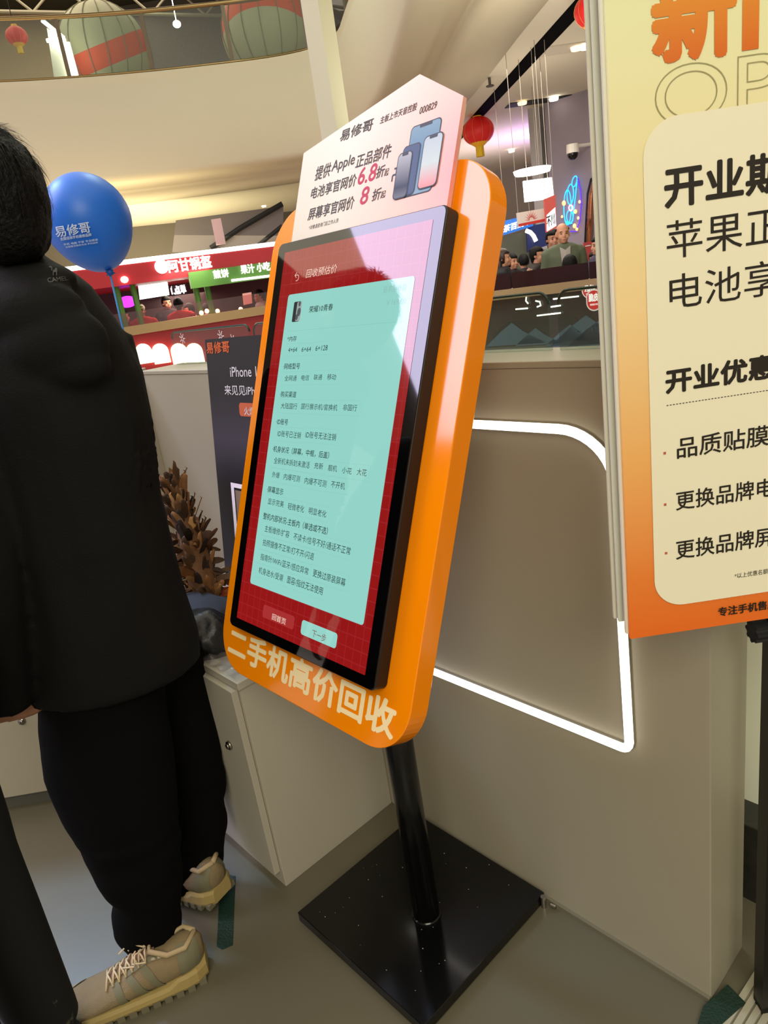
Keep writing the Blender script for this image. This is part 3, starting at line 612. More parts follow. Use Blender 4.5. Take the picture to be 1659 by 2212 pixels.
# low cabinet beside the kiosk
CAB = thing('low_cabinet', (-1.7, .82, 0), 'low grey cabinet under the wall between man and kiosk', 'cabinet')
part('body', MB().box(-2.0, -1.328, .638, YW-.001, 0, .575), M_panel2, CAB, bevel=.0015)
part('worktop', MB().box(-2.01, -1.322, .632, YW-.001, .575, .594), M_panel2, CAB, bevel=.0015)
d = part('door', MB().box(-1.80, -1.337, .620, .637, .045, .572), M_panel2, CAB, bevel=.0015)
part('door', MB().box(-2.0, -1.803, .620, .637, .045, .572), M_panel2, CAB, bevel=.0015)
def lock(P, n, parent, s=1):
    P = V(P); n = V(n).normalized()
    part('lock', MB().tube([P, P+n*.006*s], [.0115*s, .0105*s], 20).tube([P+n*.006*s, P+n*.010*s], [.007*s, .006*s], 16), M_steel, parent, True, 'round steel lock')
    part('keyhole', MB().obox(P+n*.0101*s-V((0, 0, .004*s)), n.cross(V((0, 0, 1)))*.0016, V((0, 0, .008*s)), n*.0005), M_dark, parent)
lock((-1.41, .620, .400), (0, -1, 0), d)
# angled cabinet far left
CB2 = thing('angled_cabinet', K0+kd*.05, 'angled grey cabinet with steel lock beyond the men', 'cabinet')
part('body', MB().obox(K0-kd*.6+V((0, 0, .0)), kd*.98, -kn*.22, V((0, 0, .553))), mat('kick_dark', '#5a5852', .6), CB2)
d = part('door', MB().obox(K0-kd*.62+V((0, 0, .05)), kd*.98, kn*.018, V((0, 0, .50))), M_panel2, CB2, bevel=.0015)
part('worktop', MB().obox(K0-kd*.63+V((0, 0, .553)), kd*1.01, kn*.022, V((0, 0, .03))), M_panel2, CB2, bevel=.0015)
pq = Plane(K0+kn*.018, kd, (0, 0, 1)); a, b = pq.uv(48, 1557); lock(pq(a, b, 0), kn, d)

# ================================================================== KIOSK
TL = R(21.0); KN = V((0, -math.cos(TL), math.sin(TL))); KU = V((1, 0, 0)); KV = V((.032, math.sin(TL), math.cos(TL)))
class KP(Plane):
    pass
KC = V((-.988, .7315, 1.143)); KP_ = KP(KC, KU, KV); KP_.n = KN
K = KP_
KI = thing('self_service_kiosk', (-1.0, .80, 0), 'orange framed touch screen kiosk on black square base', 'kiosk')
OU0, OU1, OV0, OV1 = -.284, .278, -.480, .457
orange = part('back_panel', MB().prism(rrect(OU0, OU1, OV0, OV1, .085, 12), K, -.068, -.028), M_orange, KI, label='glossy orange rounded backing panel')
bv = orange.modifiers.new('Bevel', 'BEVEL'); bv.width = .0015; bv.segments = 2; bv.limit_method = 'ANGLE'; bv.angle_limit = R(50)
mb = MB(); K.text(mb, '二手机高价回收', 492, 1411, 846, 62, -.0274, .042); part('lettering', mb, mat('cream_vinyl', '#ffe9b8', .5), orange)
bez = part('screen_housing', MB().prism(rrect(-.2195, .2195, -.3785, .3785, .012, 6), K, -.028, -.001), mat('housing_black', '#0a0a0b', .45), KI, bevel=.002)
part('front_glass', MB().prism(rrect(-.2175, .2175, -.3765, .3765, .011, 6), K, -.001, 0), mat('glass_black', '#020203', .03, spec=1.0), bez)
# the display: red grid field, mint card, buttons and writing
def scr(name, emit, es=1.0): return mat(name, '#040404', .03, emit=emit, es=es, spec=1.0)
m = bpy.data.materials.new('display_red'); m.use_nodes = True; nt = m.node_tree; b = nt.nodes['Principled BSDF']
b.inputs['Base Color'].default_value = (.004, .004, .004, 1); b.inputs['Roughness'].default_value = .03; b.inputs['Specular IOR Level'].default_value = 1.0
tc = nt.nodes.new('ShaderNodeTexCoord'); mp = nt.nodes.new('ShaderNodeMapping'); mp.inputs['Scale'].default_value = (50, 50, 50)
bk = nt.nodes.new('ShaderNodeTexBrick'); bk.offset = 0; bk.inputs['Color1'].default_value = (*lin('#920f10'), 1); bk.inputs['Color2'].default_value = (*lin('#951112'), 1); bk.inputs['Mortar'].default_value = (*lin('#9c2226'), 1)
bk.inputs['Scale'].default_value = 1; bk.inputs['Mortar Size'].default_value = .035; bk.inputs['Brick Width'].default_value = 1; bk.inputs['Row Height'].default_value = 1
sx = nt.nodes.new('ShaderNodeSeparateXYZ'); cx_ = nt.nodes.new('ShaderNodeCombineXYZ')
nt.links.new(tc.outputs['Object'], mp.inputs['Vector']); nt.links.new(mp.outputs[0], sx.inputs[0]); nt.links.new(sx.outputs[0], cx_.inputs[0]); nt.links.new(sx.outputs[2], cx_.inputs[1]); nt.links.new(cx_.outputs[0], bk.inputs['Vector'])
nt.links.new(bk.outputs['Color'], b.inputs['Emission Color']); b.inputs['Emission Strength'].default_value = 1.0
disp = part('display', MB().flat(rrect(-.194, .194, -.358, .359, .001, 1), K, .0004), m, KI, label='red lit display with a fine grid')
M_mint = scr('display_mint', '#93d3c8'); M_ink = scr('display_ink', '#1c2f2c', .8); M_faint = scr('display_faint', '#8cbcb4'); M_line = scr('display_line', '#86c6bc'); M_pink = scr('display_pale', '#e8c8b8')
W = .0008
def kp4(pts, w): return [K.uv(x, y, w) for x, y in pts]
u0, v1 = K.uv(624, 637, W); u1, v0 = K.uv(786, 1352, W)
cu0 = (K.uv(624, 637, W)[0]+K.uv(539, 1260, W)[0])/2; cu1 = (K.uv(897, 587, W)[0]+K.uv(786, 1352, W)[0])/2
part('form_card', MB().flat(rrect(cu0, cu1, v0, v1, .006), K, W), M_mint, disp)
W2 = .0011
head = MB(); K.text(head, '回收预估价', 660, 601, 726, 18, W2, .0, .12); K.text(head, '回首页', 587, 1338, 616, 14, W2+.0003, .01); part('pale_text', head, M_pink, disp)
a0, a1 = K.uv(629, 614, W2), K.uv(653, 583, W2); fr = MB(); frame_pts(fr, a0[0], a1[0], a0[1], a1[1], .0007, K, W2); part('back_button', fr, scr('display_brown', '#a84838'), disp)
cxx, cyy = (a0[0]+a1[0])/2, (a0[1]+a1[1])/2; ar = MB(); s_ = .011
arrow = [(-.5, .35), (.25, .35), (.5, .2), (.6, -.1), (.5, -.45), (.2, -.6), (-.15, -.6)]
def stroke(mb, pts, t, fn, w):
    for (x0, y0), (x1, y1) in zip(pts, pts[1:]):
        dx, dy = x1-x0, y1-y0; L = math.hypot(dx, dy) or 1e-9; nx, ny = -dy/L*t/2, dx/L*t/2
        mb.add([fn(x0+nx, y0+ny, w), fn(x0-nx, y0-ny, w), fn(x1-nx, y1-ny, w), fn(x1+nx, y1+ny, w)], [(0, 1, 2, 3)])
stroke(ar, [(cxx+x*s_, cyy+y*s_) for x, y in arrow], .0013, K, W2); stroke(ar, [(cxx+x*s_, cyy+y*s_) for x, y in ((-.1, .8), (-.6, .35), (-.1, -.1))], .0013, K, W2); part('back_arrow', ar, M_pink, disp)
def btn(tl, br, m, nm, r=.005):
    p, q = K.uv(*tl, W), K.uv(*br, W); part(nm, MB().flat(rrect(p[0], q[0], q[1], p[1], r), K, W), m, disp)
btn((570, 1305), (633, 1361), scr('display_button', '#a83030'), 'home_button'); btn((653, 1338), (725, 1402), M_mint, 'next_button', .006)
mb = MB(); K.text(mb, '下一步', 673, 1375, 703, 17, W2, 0); part('brown_text', mb, scr('display_brown_ink', '#7a4a40'), disp)
ink = MB(); ln = MB()
def opt(s, x0, y0, x1, h=12, box=True, bold=.0):
    q_ = MB(); a, b, c, d = K.text(q_, s, x0, y0, x1, h, W2, bold); part('text_line', q_, M_ink, disp)
    if box: frame_pts(ln, a-.009, b+.008, c-.008, d+.007, .0005, K, W2)
for s, x, y, x1, h in (('荣耀10青春', 667, 676, 718, 14), ('*内存', 620, 738, 640, 11), ('·网络型号', 611, 798, 647, 13), ('·购买渠道', 604, 858, 639, 13), ('·ID账号', 596, 917, 621, 13), ('·机身状况（屏幕，中框，后盖）', 588, 976, 710, 14), ('·屏幕显示', 576, 1063, 611, 14), ('整机内部状况-主板内（单选或不选）', 568, 1121, 707, 15)):
    opt(s, x, y, x1, h, False, .006)
for s, x, y, x1, h in (('4+64', 622, 761, 641, 10), ('6+64', 651, 760, 671, 10), ('6+128', 681, 758, 707, 11), ('全网通', 614, 823, 640, 12), ('电信', 650, 822, 667, 12), ('联通', 677, 821, 695, 12), ('移动', 706, 821, 725, 13),
    ('大陆国行', 606, 883, 641, 13), ('国行展示机/官换机', 650, 884, 728, 13), ('非国行', 740, 887, 770, 14), ('ID账号已注销', 599, 943, 649, 14), ('ID账号无法注销', 659, 946, 725, 15),
    ('全新机未拆封未激活', 591, 1001, 668, 14), ('充新', 678, 1012, 697, 14), ('靓机', 708, 1017, 727, 14), ('小花', 738, 1022, 759, 14), ('大花', 770, 1026, 791, 15), ('外爆', 587, 1031, 603, 13), ('内爆可测', 612, 1036, 647, 14), ('内爆不可测', 657, 1045, 704, 15), ('不开机', 714, 1053, 744, 15),
    ('显示完美', 578, 1089, 612, 14), ('轻微老化', 621, 1100, 656, 15), ('明显老化', 666, 1110, 704, 15), ('主板维修/扩容', 571, 1148, 624, 15), ('不读卡/信号不好/通话不正常', 633, 1166, 756, 16), ('拍照摄像不正常/打不开/闪退', 567, 1178, 677, 15),
    ('指南针/WiFi/蓝牙/感应异常', 562, 1209, 665, 15), ('更换过原装屏幕', 675, 1245, 745, 17), ('机身进水/受潮', 558, 1238, 610, 15), ('面容/指纹无法使用', 619, 1259, 696, 17)):
    opt(s, x, y, x1, h)

a, b = K.uv(622, 716, W2), K.uv(874, 678, W2); ln.flat([(a[0], a[1]-.0004), (b[0], a[1]-.0004), (b[0], a[1]+.0004), (a[0], a[1]+.0004)], K, W2); part('form_lines', ln, M_line, disp)
mb = MB(); K.text(mb, '最高回收价', 827, 634, 877, 15, W2); K.text(mb, '￥169.00', 834, 661, 875, 13, W2); part('faint_text', mb, M_faint, disp)
p, q = K.uv(630, 696, W2), K.uv(654, 650, W2)
part('phone_picture', MB().flat(rrect(p[0], q[0]-.004, p[1], q[1], .003), K, W2), scr('pic_dark', '#2c3034'), disp)
mb = MB().flat(rrect(p[0]+(q[0]-p[0])*.40, q[0]-.001, p[1]+.001, q[1]-.001, .003), K, W2+.0002); part('phone_picture', mb, scr('pic_grey', '#9aa8a4'), disp)
mb = MB(); cu_ = p[0]+(q[0]-p[0])*.70; cv_ = p[1]+(q[1]-p[1])*.55
for dx, dy, r in ((0, .012, .005), (.001, -.003, .008), (-.004, -.012, .006)): mb.flat([(cu_+dx+r*.7*math.cos(2*PI*i/12), cv_+dy+r*math.sin(2*PI*i/12)) for i in range(12)], K, W2+.0004)
part('phone_picture', mb, scr('pic_figure', '#50565a'), disp)

# header sign slotted in behind the screen
hd = [K.uv(x, y, -.012) for x, y in ((650, 514), (656, 331), (907, 160), (1001, 207), (958, 437))]
hd[0] = (hd[1][0]-.002, .30); hd[4] = (hd[3][0], .30)
M_head = bpy.data.materials.new('header_print'); M_head.use_nodes = True; nt = M_head.node_tree; b = nt.nodes['Principled BSDF']; b.inputs['Roughness'].default_value = .3
tc = nt.nodes.new('ShaderNodeTexCoord'); sbt = nt.nodes.new('ShaderNodeVectorMath'); sbt.operation = 'DISTANCE'
cpt = K(hd[3][0]+.03, .435, 0) - ORG[KI.name]; sbt.inputs[1].default_value = cpt; nt.links.new(tc.outputs['Object'], sbt.inputs[0])
cr = nt.nodes.new('ShaderNodeValToRGB'); e = cr.color_ramp.elements; e[0].position = 0; e[0].color = (*lin('#f08c8c'), 1); e[1].position = .30; e[1].color = (*lin('#e9e0cf'), 1); e.new(.14).color = (*lin('#f2bda8'), 1)
nt.links.new(sbt.outputs['Value'], cr.inputs[0]); nt.links.new(cr.outputs[0], b.inputs['Base Color'])
head = part('header_sign', MB().prism(hd[::-1], K, -.020, -.012), M_head, KI, label='white and pink five-sided header board')
part('backing_board', MB().prism([(u-.006, v-.004) for u, v in hd[::-1]], K, -.0275, -.021), mat('board_edge', '#e8e0c8', .5), head)
ink = MB(); HW = -.0116
for s, x, y, x1, h, bo in (('易修哥', 733, 307, 803, 23, .02), ('主板上市天音控股', 820, 268, 899, 15, .010), ('000829', 905, 247, 942, 14, .012), ('提供', 679, 391, 711, 28, .015), ('Apple', 714, 378, 763, 28, .012), ('正品部件', 767, 364, 842, 27, .015), ('电池享官网价', 670, 431, 767, 24, .015), ('折', 811, 386, 828, 24, .02), ('起', 829, 381, 838, 15, .01), ('屏幕享官网价', 664, 477, 762, 25, .015), ('折', 802, 435, 820, 24, .02), ('起', 821, 429, 831, 15, .01), ('*详情请咨询门店工作人员', 666, 497, 730, 9, 0)):
    ink = MB(); K.text(ink, s, x, y, x1, h, HW, bo, .10); part('text_line', ink, mat('header_ink', '#4a4648', .6), head)
mb = MB(); K.text(mb, '6.8', 771, 400, 809, 34, HW, .02, .12); K.text(mb, '8', 776, 443, 792, 35, HW, .02, .12); part('crimson_text', mb, mat('header_crimson', '#c83a60', .6), head)
def phone(tl, br, w, face, nm, notch=True):
    p, q = K.uv(*tl, w), K.uv(*br, w); u0, u1, v0, v1 = p[0], q[0], q[1], p[1]
    if u1 < u0: u0, u1 = u1, u0
    part('phone_print', MB().flat(rrect(u0, u1, v0, v1, .008), K, w), mat('phone_rim', '#2c3446', .5), head)
    part('phone_print', MB().flat(rrect(u0+.0018, u1-.0018, v0+.0018, v1-.0018, .007), K, w+.0002), face, head)
    if notch: part('phone_print', MB().flat(rrect(u0+(u1-u0)*.3, u1-(u1-u0)*.3, v1-.006, v1-.001, .001), K, w+.0004), MATS['phone_rim'], head)
ob = -ORG[KI.name]
def grad(nm, c1, c2, z0, z1): return ramp_mat(nm, [(0, c1), (.5, c2), (1, c1)], (0, 0, 1), z0, z1, .5)
phone((889, 275), (932, 412), HW, grad('wall_blue', '#8fb0c8', '#5a86ac', 1.50, 1.66), 'a'); phone((872, 318), (894, 419), HW+.0006, mat('phone_inner', '#3c5480', .5), 'b', False)
phone((917, 296), (942, 400), HW+.0012, ramp_mat('wall_pastel', [(0, '#e8d0d8'), (.35, '#e89098'), (.6, '#c8d8e0'), (1, '#b0c0d8')], (0, 0, 1), 1.48, 1.62, .5), 'c')
phone((861, 333), (878, 425), HW+.0012, grad('wall_navy', '#c0c4d4', '#1c2c4c', 1.48, 1.60), 'd')
mb = MB(); c_ = K.uv(852, 375, HW); stroke(mb, [(c_[0]-.004, c_[1]-.012), (c_[0]-.004, c_[1]-.002), (c_[0]+.004, c_[1]-.002), (c_[0]+.004, c_[1]+.008), (c_[0]-.002, c_[1]+.008)], .003, K, HW); part('connector_print', mb, MATS['phone_rim'], head)

# pole and base
pb, pt = V((-.978, .79, .028)), V((-.992, .80, .80))
part('pole', MB().tube([pb, pt], .0305, 32), mat('pole_black', '#0c0c0d', .22), KI, True)
part('pole_collar', MB().tube([pb, pb+V((0, 0, .004))], .034, 32), M_blackm, KI, True)
part('mounting_bracket', MB().prism(rrect(-.10, .10, -.16, .16, .01), K, -.125, -.068), M_blackm, KI)
part('base_plate', MB().box(-1.218, -.806, .598, 1.003, .002, .028), mat('base_black', '#0a0b0b', .13, noise_amt=.3, noise_scale=30), KI, bevel=.0015)
mb = MB()
for _ in range(34):
    x, y = random.uniform(-1.2, -.82), random.uniform(.61, .99); r = random.uniform(.0004, .0011); mb.ell((x, y, .0285), (r*1.5, r, .0004), 6, 4)
o = part('dust', mb, mat('dust', '#b8b8b0', .9), KI); o['kind'] = 'stuff'
for x, y in ((-.802, 1.0), (-.790, 1.004)):
    pass
t = solo('screw_bolt', MB().tube([V((-.800, .990, .0)), V((-.800, .990, .03))], .006, 10).tube([V((-.788, 1.0, .006)), V((-.775, 1.002, .006))], .005, 8), M_steel, 'small steel bolt at the corner of the black base plate', 'bolt')

# ================================================================== OPENING POSTER STAND
PO = fwd(1309, 700, .90); po_u = (fwd(1500, 672, .90)-PO); po_u = V((po_u.x, po_u.y, 0)).normalized()
PQ = Plane(V((PO.x, PO.y, 0)), po_u, (0, 0, 1))
e0 = PQ.uv(1359, 1381); e1 = PQ.uv(1309, 0)
PX0 = (e0[0]+e1[0])/2; PZ0 = e0[1]; PW = .40; PZ1 = PZ0+.90
PS = thing('poster_stand', PQ(PX0+.235, 0, -.05), 'tall cream and orange opening poster on a black stand', 'poster')
Mp = ramp_mat('poster_print', [(0, '#f07018'), (.10, '#f28430'), (.30, '#f8b868'), (.52, '#fbdca0'), (.8, '#f4f0bc'), (1, '#eaf2bc')], (0, 0, 1), PZ0, PZ1, .5)
OR = ORG[PS.name]
front = part('poster_board', MB().prism(rrect(PX0, PX0+PW, PZ0, PZ1, .001, 1), PQ, -.005, 0), Mp, PS)
# printed card
c0 = PQ.uv(1413, 1240); c1 = PQ.uv(1466, 249); cbot = PQ.uv(1500, 1301)[1]; ctop = PQ.uv(1500, 243)[1]
cu = (PQ.uv(1400, 700)[0]+PQ.uv(1411, 1240)[0])/2
card = part('printed_card', MB().flat(rrect(cu, PX0+PW-.045, cbot, ctop, .042, 10), PQ, .0012), mat('card_cream', '#f8f2d6', .5), front)
part('board_edge', MB().prism(rrect(PX0-.004, PX0+PW, PZ0+.006, PZ1, .001, 1), PQ, -.010, -.0052), mat('foam_edge', '#e2e0d0', .6), PS)
for k, (dx, dz, w) in enumerate(((-.008, .018, -.022), (-.012, .020, -.030))):
    part('spare_board', MB().prism(rrect(PX0+dx, PX0+PW+dx, PZ0+dz, PZ1, .001, 1), PQ, w-.004, w), mat('spare_board%d' % k, ['#dcdccc', '#d4d0bc'][k], .6), PS)
big = MB()
PQ.text(big, '新', 1415, 136, 1584, 190, .0008, .05)
v_ = PQ.uv(1603, 110, .0008); v2 = PQ.uv(1639, 100, .0008); big.flat([(v_[0], v_[1]), (v2[0], v_[1]), (v2[0], v_[1]+.12), (v_[0], v_[1]+.12)], PQ, .0008)
big.flat([(v_[0]-.01, v_[1]+.075), (v_[0]+.13, v_[1]+.075), (v_[0]+.13, v_[1]+.09), (v_[0]-.01, v_[1]+.09)], PQ, .0009)
zz = PQ.uv(1500, 136)[1]
part('headline', big, ramp_mat('headline_orange', [(0, '#e06a10'), (.5, '#e88a20'), (1, '#eca430')], (0, 0, 1), zz, zz+.10, .5), front)
mb = MB(); PQ.text(mb, 'OPEN', 1416, 281, 1936, 134, .0006, 0, 0, .007); part('outline_lettering', mb, mat('outline_olive', '#cbc69c', .6), front)
ink = MB(); N_ = lambda x, n, p, c: x+(n-1)*p+c
for s, x, y, n, p, c, h, bo in (('开业期间', 1438, 449, 4, 89, 73, 84, .035), ('苹果正品', 1441, 561, 4, 86, 72, 82, .0), ('电池享官', 1447, 670, 4, 83, 68, 76, .0), ('开业优惠', 1440, 850, 4, 59, 54, 50, .045), ('品质贴膜', 1463, 991, 4, 52, 41, 44, .012), ('更换品牌电池', 1461, 1103, 6, 43, 38, 40, .012), ('更换品牌屏幕', 1461, 1209, 6, 43, 38, 40, .012), ('*以上优惠名额有限', 1587, 1250, 9, 10.7, 9, 11, 0), ('专注手机售后服务', 1552, 1332, 8, 21.5, 19, 19, .03)):
    ink = MB(); PQ.text(ink, s, x, y, N_(x, n, p, c), h, .0018, bo); part('text_line', ink, mat('poster_ink', '#1c1408', .5), front)
mb = MB(); d0 = PQ.uv(1440, 877, .0018)
for k in range(52): mb.flat([(d0[0]+k*.0042, d0[1]), (d0[0]+k*.0042+.0024, d0[1]), (d0[0]+k*.0042+.0024, d0[1]+.0010), (d0[0]+k*.0042, d0[1]+.0010)], PQ, .0018)
part('dotted_line', mb, MATS['poster_ink'], front)
mb = MB()
for x, y in ((1436, 979), (1437, 1090), (1439, 1195)): a = PQ.uv(x, y, .0018); mb.flat([(a[0]-.0017, a[1]-.0017), (a[0]+.0017, a[1]-.0017), (a[0]+.0017, a[1]+.0017), (a[0]-.0017, a[1]+.0017)], PQ, .0018)
part('bullet', mb, mat('bullet_red', '#c06040', .5), front)
px_ = PQ.uv(1655, 1700, -.06)[0]
pp = lambda z: PQ(px_+.012, z, -.06)
part('pole', MB().obox(PQ(px_-.004, 0, -.075), po_u*.030, V((0, 0, PZ1-.1)), PQ.n*.030), mat('stand_black', '#0c0c0c', .4), PS)
kc = PQ(PQ.uv(1640, 1362, -.06)[0], PQ.uv(1640, 1362, -.06)[1], -.06)
mb = MB(); mb.tube([kc-po_u*.012, kc+po_u*.012], [.015, .015], 18); 
for k in range(8): a = 2*PI*k/8; mb.tube([kc-po_u*.012+V((0, 0, math.cos(a)*.015))+PQ.n*math.sin(a)*.015, kc+po_u*.010+V((0, 0, math.cos(a)*.015))+PQ.n*math.sin(a)*.015], .004, 6)
mb.tube([kc, kc+po_u*.04], .006, 8); part('knob', mb, M_rub, PS)
part('foot', MB().obox(PQ(px_-.004, 0, -.075), po_u*.12, PQ.n*.03, V((0, 0, .02))).obox(PQ(px_+.08, 0, -.20), po_u*.03, PQ.n*.24, V((0, 0, .02))), MATS['stand_black'], PS)

# ---- things right of the counter
t = thing('stone_plinth_partition', (-.3, 1.4, 0), 'cream partition on a dark marble plinth beyond the counter end', 'partition')
def mk_marble():
    m = mat('dark_marble', '#2c2c26', .15, noise_amt=.9, noise_scale=14); return m
part('plinth', MB().box(-.66, .5, 1.285, 1.60, -.035, .20), mk_marble(), t, bevel=.003)
part('panel', MB().box(-.66, .5, 1.36, 1.56, .20, 1.0), mat('cream_panel', '#eef0da', .3), t)
t = thing('floor_ramp', (-.30, 1.03, 0), 'ribbed pale aluminium edge strip along the booth floor', 'trim strip')
ra, rb = onz(1560, 2212, .002), onz(1659, 2055, .002); dr = (rb-ra).normalized(); nr = V((dr.y, -dr.x, 0))
for k in range(6): part('rib', MB().obox(ra-dr*.4+nr*.0155*k, dr*1.1, nr*.0115, V((0, 0, .006))), mat('aluminium', '#bdb8a6', .35, metal=.3), t)
part('base_strip', MB().obox(ra-dr*.4, dr*1.1, nr*.09, V((0, 0, .0025))), mat('aluminium_dark', '#8c8878', .45, metal=.3), t)
M_tape = mat('green_tape', '#0a2c21', .55, noise_amt=.3, noise_scale=30, bump=.3, bscale=200)
def tape(pts, label, z=.0012):
    P = [onz(x, y, z) for x, y in pts]; solo('floor_tape', MB().add(P+[p-V((0, 0, .001)) for p in P], [tuple(range(len(P))), tuple(range(2*len(P)-1, len(P)-1, -1))] + [(i, len(P)+i, len(P)+(i+1) % len(P), (i+1) % len(P)) for i in range(len(P))]), M_tape, label, 'tape')
tape([(468, 2044), (480, 2051), (503, 2041), (509, 1892), (486, 1888), (474, 1930)], 'dark green tape strip on the floor by the far shoe')
tape([(1507, 2212), (1519, 2174), (1572, 2126), (1611, 2166), (1556, 2215)], 'dark green tape piece by the counter end', .009)
solo('grey_scuff_strip', MB().add([onz(x, y, .001) for x, y in ((1212, 1955), (1260, 1987), (1258, 1995), (1208, 1962))], [(0, 1, 2, 3)]), mat('scuff', '#8d877a', .7), 'thin grey residue strip on the floor beside the base plate', 'residue')

# ================================================================== BLACK POSTER, LEFT
bq = Plane((-1.859, .93, .595), (1, 0, 0), V((.055, .075, .725)).normalized())
h_ = (V((-1.799, 1.0, 1.319))-V((-1.859, .93, .595))).length
BP = thing('black_poster', (-1.65, .94, .595), 'black phone advert board leaning on the booth wall', 'poster')
Mbp = ramp_mat('black_print', [(0, '#1c1a26'), (.45, '#100e1a'), (.62, '#3a3446'), (.8, '#1e1b22'), (1, '#211e22')], (0, 0, 1), 0, .73, .45)
bd = part('board', MB().prism(rrect(0, .46, 0, h_, .002, 1), bq, -.006, 0), Mbp, BP)
mb = MB(); bq.text(mb, '易修哥', 447, 764, 496, 24, .001, .03); part('logo_text', mb, mat('logo_orange', '#d0602c', .5), bd)
mb = MB(); bq.text(mb, 'iPhone 17', 498, 814, 567, 21, .001, .012); bq.text(mb, '来见见iPhone', 486, 853, 577, 21, .001, .012); part('white_text', mb, mat('print_white', '#d8d4dc', .5), bd)
p = bq.uv(517, 886, .001); part('tag', MB().flat(rrect(p[0], p[0]+.14, p[1]-.016, p[1]+.020, .010), bq, .001), mat('tag_coral', '#c8603c', .5), bd)
mb = MB(); bq.text(mb, '火爆热卖', 528, 897, 575, 18, .0016, .01); part('tag_text', mb, MATS['print_white'], bd)
p = bq.uv(498, 1042, .001); q = bq.uv(514, 1150, .001); mb = MB()
mb.flat([(p[0], q[1]-.02), (p[0]+.016, q[1]-.02), (p[0]+.016, p[1]-.013), (p[0]+.2, p[1]-.013), (p[0]+.2, p[1]), (p[0], p[1])], bq, .001); part('frame_print', mb, mat('print_glow', '#e6d8e8', .5, emit='#d8c8d8', es=.25), bd)
mb = MB().flat([(p[0]+.022, q[1]-.01), (p[0]+.2, q[1]-.01), (p[0]+.2, p[1]-.02), (p[0]+.022, p[1]-.02)], bq, .0012); part('frame_inner', mb, mat('print_tan', '#8c7866', .5), bd)

# ================================================================== FEATHER DUSTER, BAG AND CLOTH ON THE CABINET
FD = thing('feather_duster', V((-1.80, .86, .60)), 'brown feather duster leaning on the wall behind the man', 'duster')
fa, fb = fwd(452, 1300, 1.78), fwd(372, 1040, 1.98)
part('handle', MB().tube([fa.lerp(fb, -.12), fb], .007, 8), mat('cane', '#8a5a30', .6), FD)
ax = (fb-fa).normalized(); e1_ = ax.orthogonal().normalized(); e2_ = ax.cross(e1_); cols = ['#6a4828', '#8e6238', '#4a321c', '#b08450', '#2a1c12']
fm = [mat('feather%d' % i, c, .8, noise_amt=.4, noise_scale=90) for i, c in enumerate(cols)]
part('core', MB().tube([fa.lerp(fb, q) for q in (-.05, .1, .35, .6, .8, 1.0)], [.028, .038, .040, .028, .018, .006], 12), fm[0], FD, True)
for k in range(290):
    f_ = -.06+1.02*(k+random.random())/290; base = fa.lerp(fb, f_); a = random.uniform(0, 2*PI); out = e1_*math.cos(a)+e2_*math.sin(a)
    rad = .036 if f_ < .5 else .036-.05*(f_-.5); base = base+out*rad*.7; L = random.uniform(.045, .08)
    up_ = random.uniform(.5, 1.0) if f_ > .62 else random.uniform(-.3, .9); dr_ = (ax*up_ + out*random.uniform(.15, .42) + e1_*random.uniform(-.3, .3)+e2_*random.uniform(-.3, .3)).normalized()
    sde = dr_.cross(out).normalized(); w_ = random.uniform(.007, .013); bend = out*random.uniform(-.006, .012); nn_ = out*.003; rw = []
    for q, ww in ((0, .25), (.2, .8), (.45, 1), (.7, .85), (.88, .5)):
        p = base+dr_*L*q+bend*(q*q*3-1.6*q**3)+sde*random.uniform(-.002, .002); rw.append((p-sde*w_*ww, p+nn_, p+sde*w_*ww))
    tip = base+dr_*L+bend-out*.006
    part('feather', MB().add([p for t3 in rw for p in t3]+[tip], [f4 for q in range(4) for f4 in ((q*3, q*3+1, q*3+4, q*3+3), (q*3+1, q*3+2, q*3+5, q*3+4))]+[(12, 13, 15), (13, 14, 15)]), fm[random.choice((0, 0, 1, 1, 2, 3, 4, 2))], FD, True)
mb = MB(); c = fwd(455, 1395, 1.62)
mb.ell(c, (.085, .07, .10)); mb.ell(c+RH*.05-V((0, 0, .03)), (.07, .06, .09)); mb.ell(c-RH*.02+V((0, 0, .04)), (.08, .07, .06)); mb.ell(c-V((0, 0, .07)), (.09, .075, .07))
me = baked(mb, .008, 3, 'puffer_bag', c)
for v in me.vertices: v.co += v.normal*.010*noise.noise(v.co*22+V((3, 0, 0)))
o = put('puffer_bag', me, mat('puffer_black', '#0c0c0e', .35, bump=.4, bscale=30)); o.location = c; props(o, 'shiny black crumpled bag beside the coat hem', 'bag')
mb = MB(); c = fwd(432, 1315, 1.70); mb.ell(c, (.10, .06, .035)); mb.ell(c+RH*.05-V((0, 0, .035)), (.08, .06, .05))
me = baked(mb, .008, 3, 'folded_cloth', c)
for v in me.vertices: v.co += v.normal*.008*noise.noise(v.co*18)
o = put('folded_cloth', me, mat('navy_denim', '#262c38', .85)); o.location = c; props(o, 'dark navy folded cloth below the feather duster', 'cloth')
c = fwd(474, 1296, 1.80); solo('orange_box', MB().obox(c, RH*.10, FH*.06, V((0, 0, .012))), mat('box_orange', '#d8683c', .5), 'thin orange flat box between duster and kiosk', 'box')
mb = MB(); pts = []; c = V((-1.36, .66, .596))
nx_, ny_ = 22, 14
for j in range(ny_+1):
    for i in range(nx_+1):
        x, y = -1.55+.215*i/nx_, .635+.12*j/ny_; z = .598+.022*abs(noise.noise(V((x*30, y*30, 1))))+.008*abs(noise.noise(V((x*90, y*90, 5)))); pts.append((x, y, z))
mb.add(pts, [(j*(nx_+1)+i, j*(nx_+1)+i+1, (j+1)*(nx_+1)+i+1, (j+1)*(nx_+1)+i) for j in range(ny_) for i in range(nx_)])
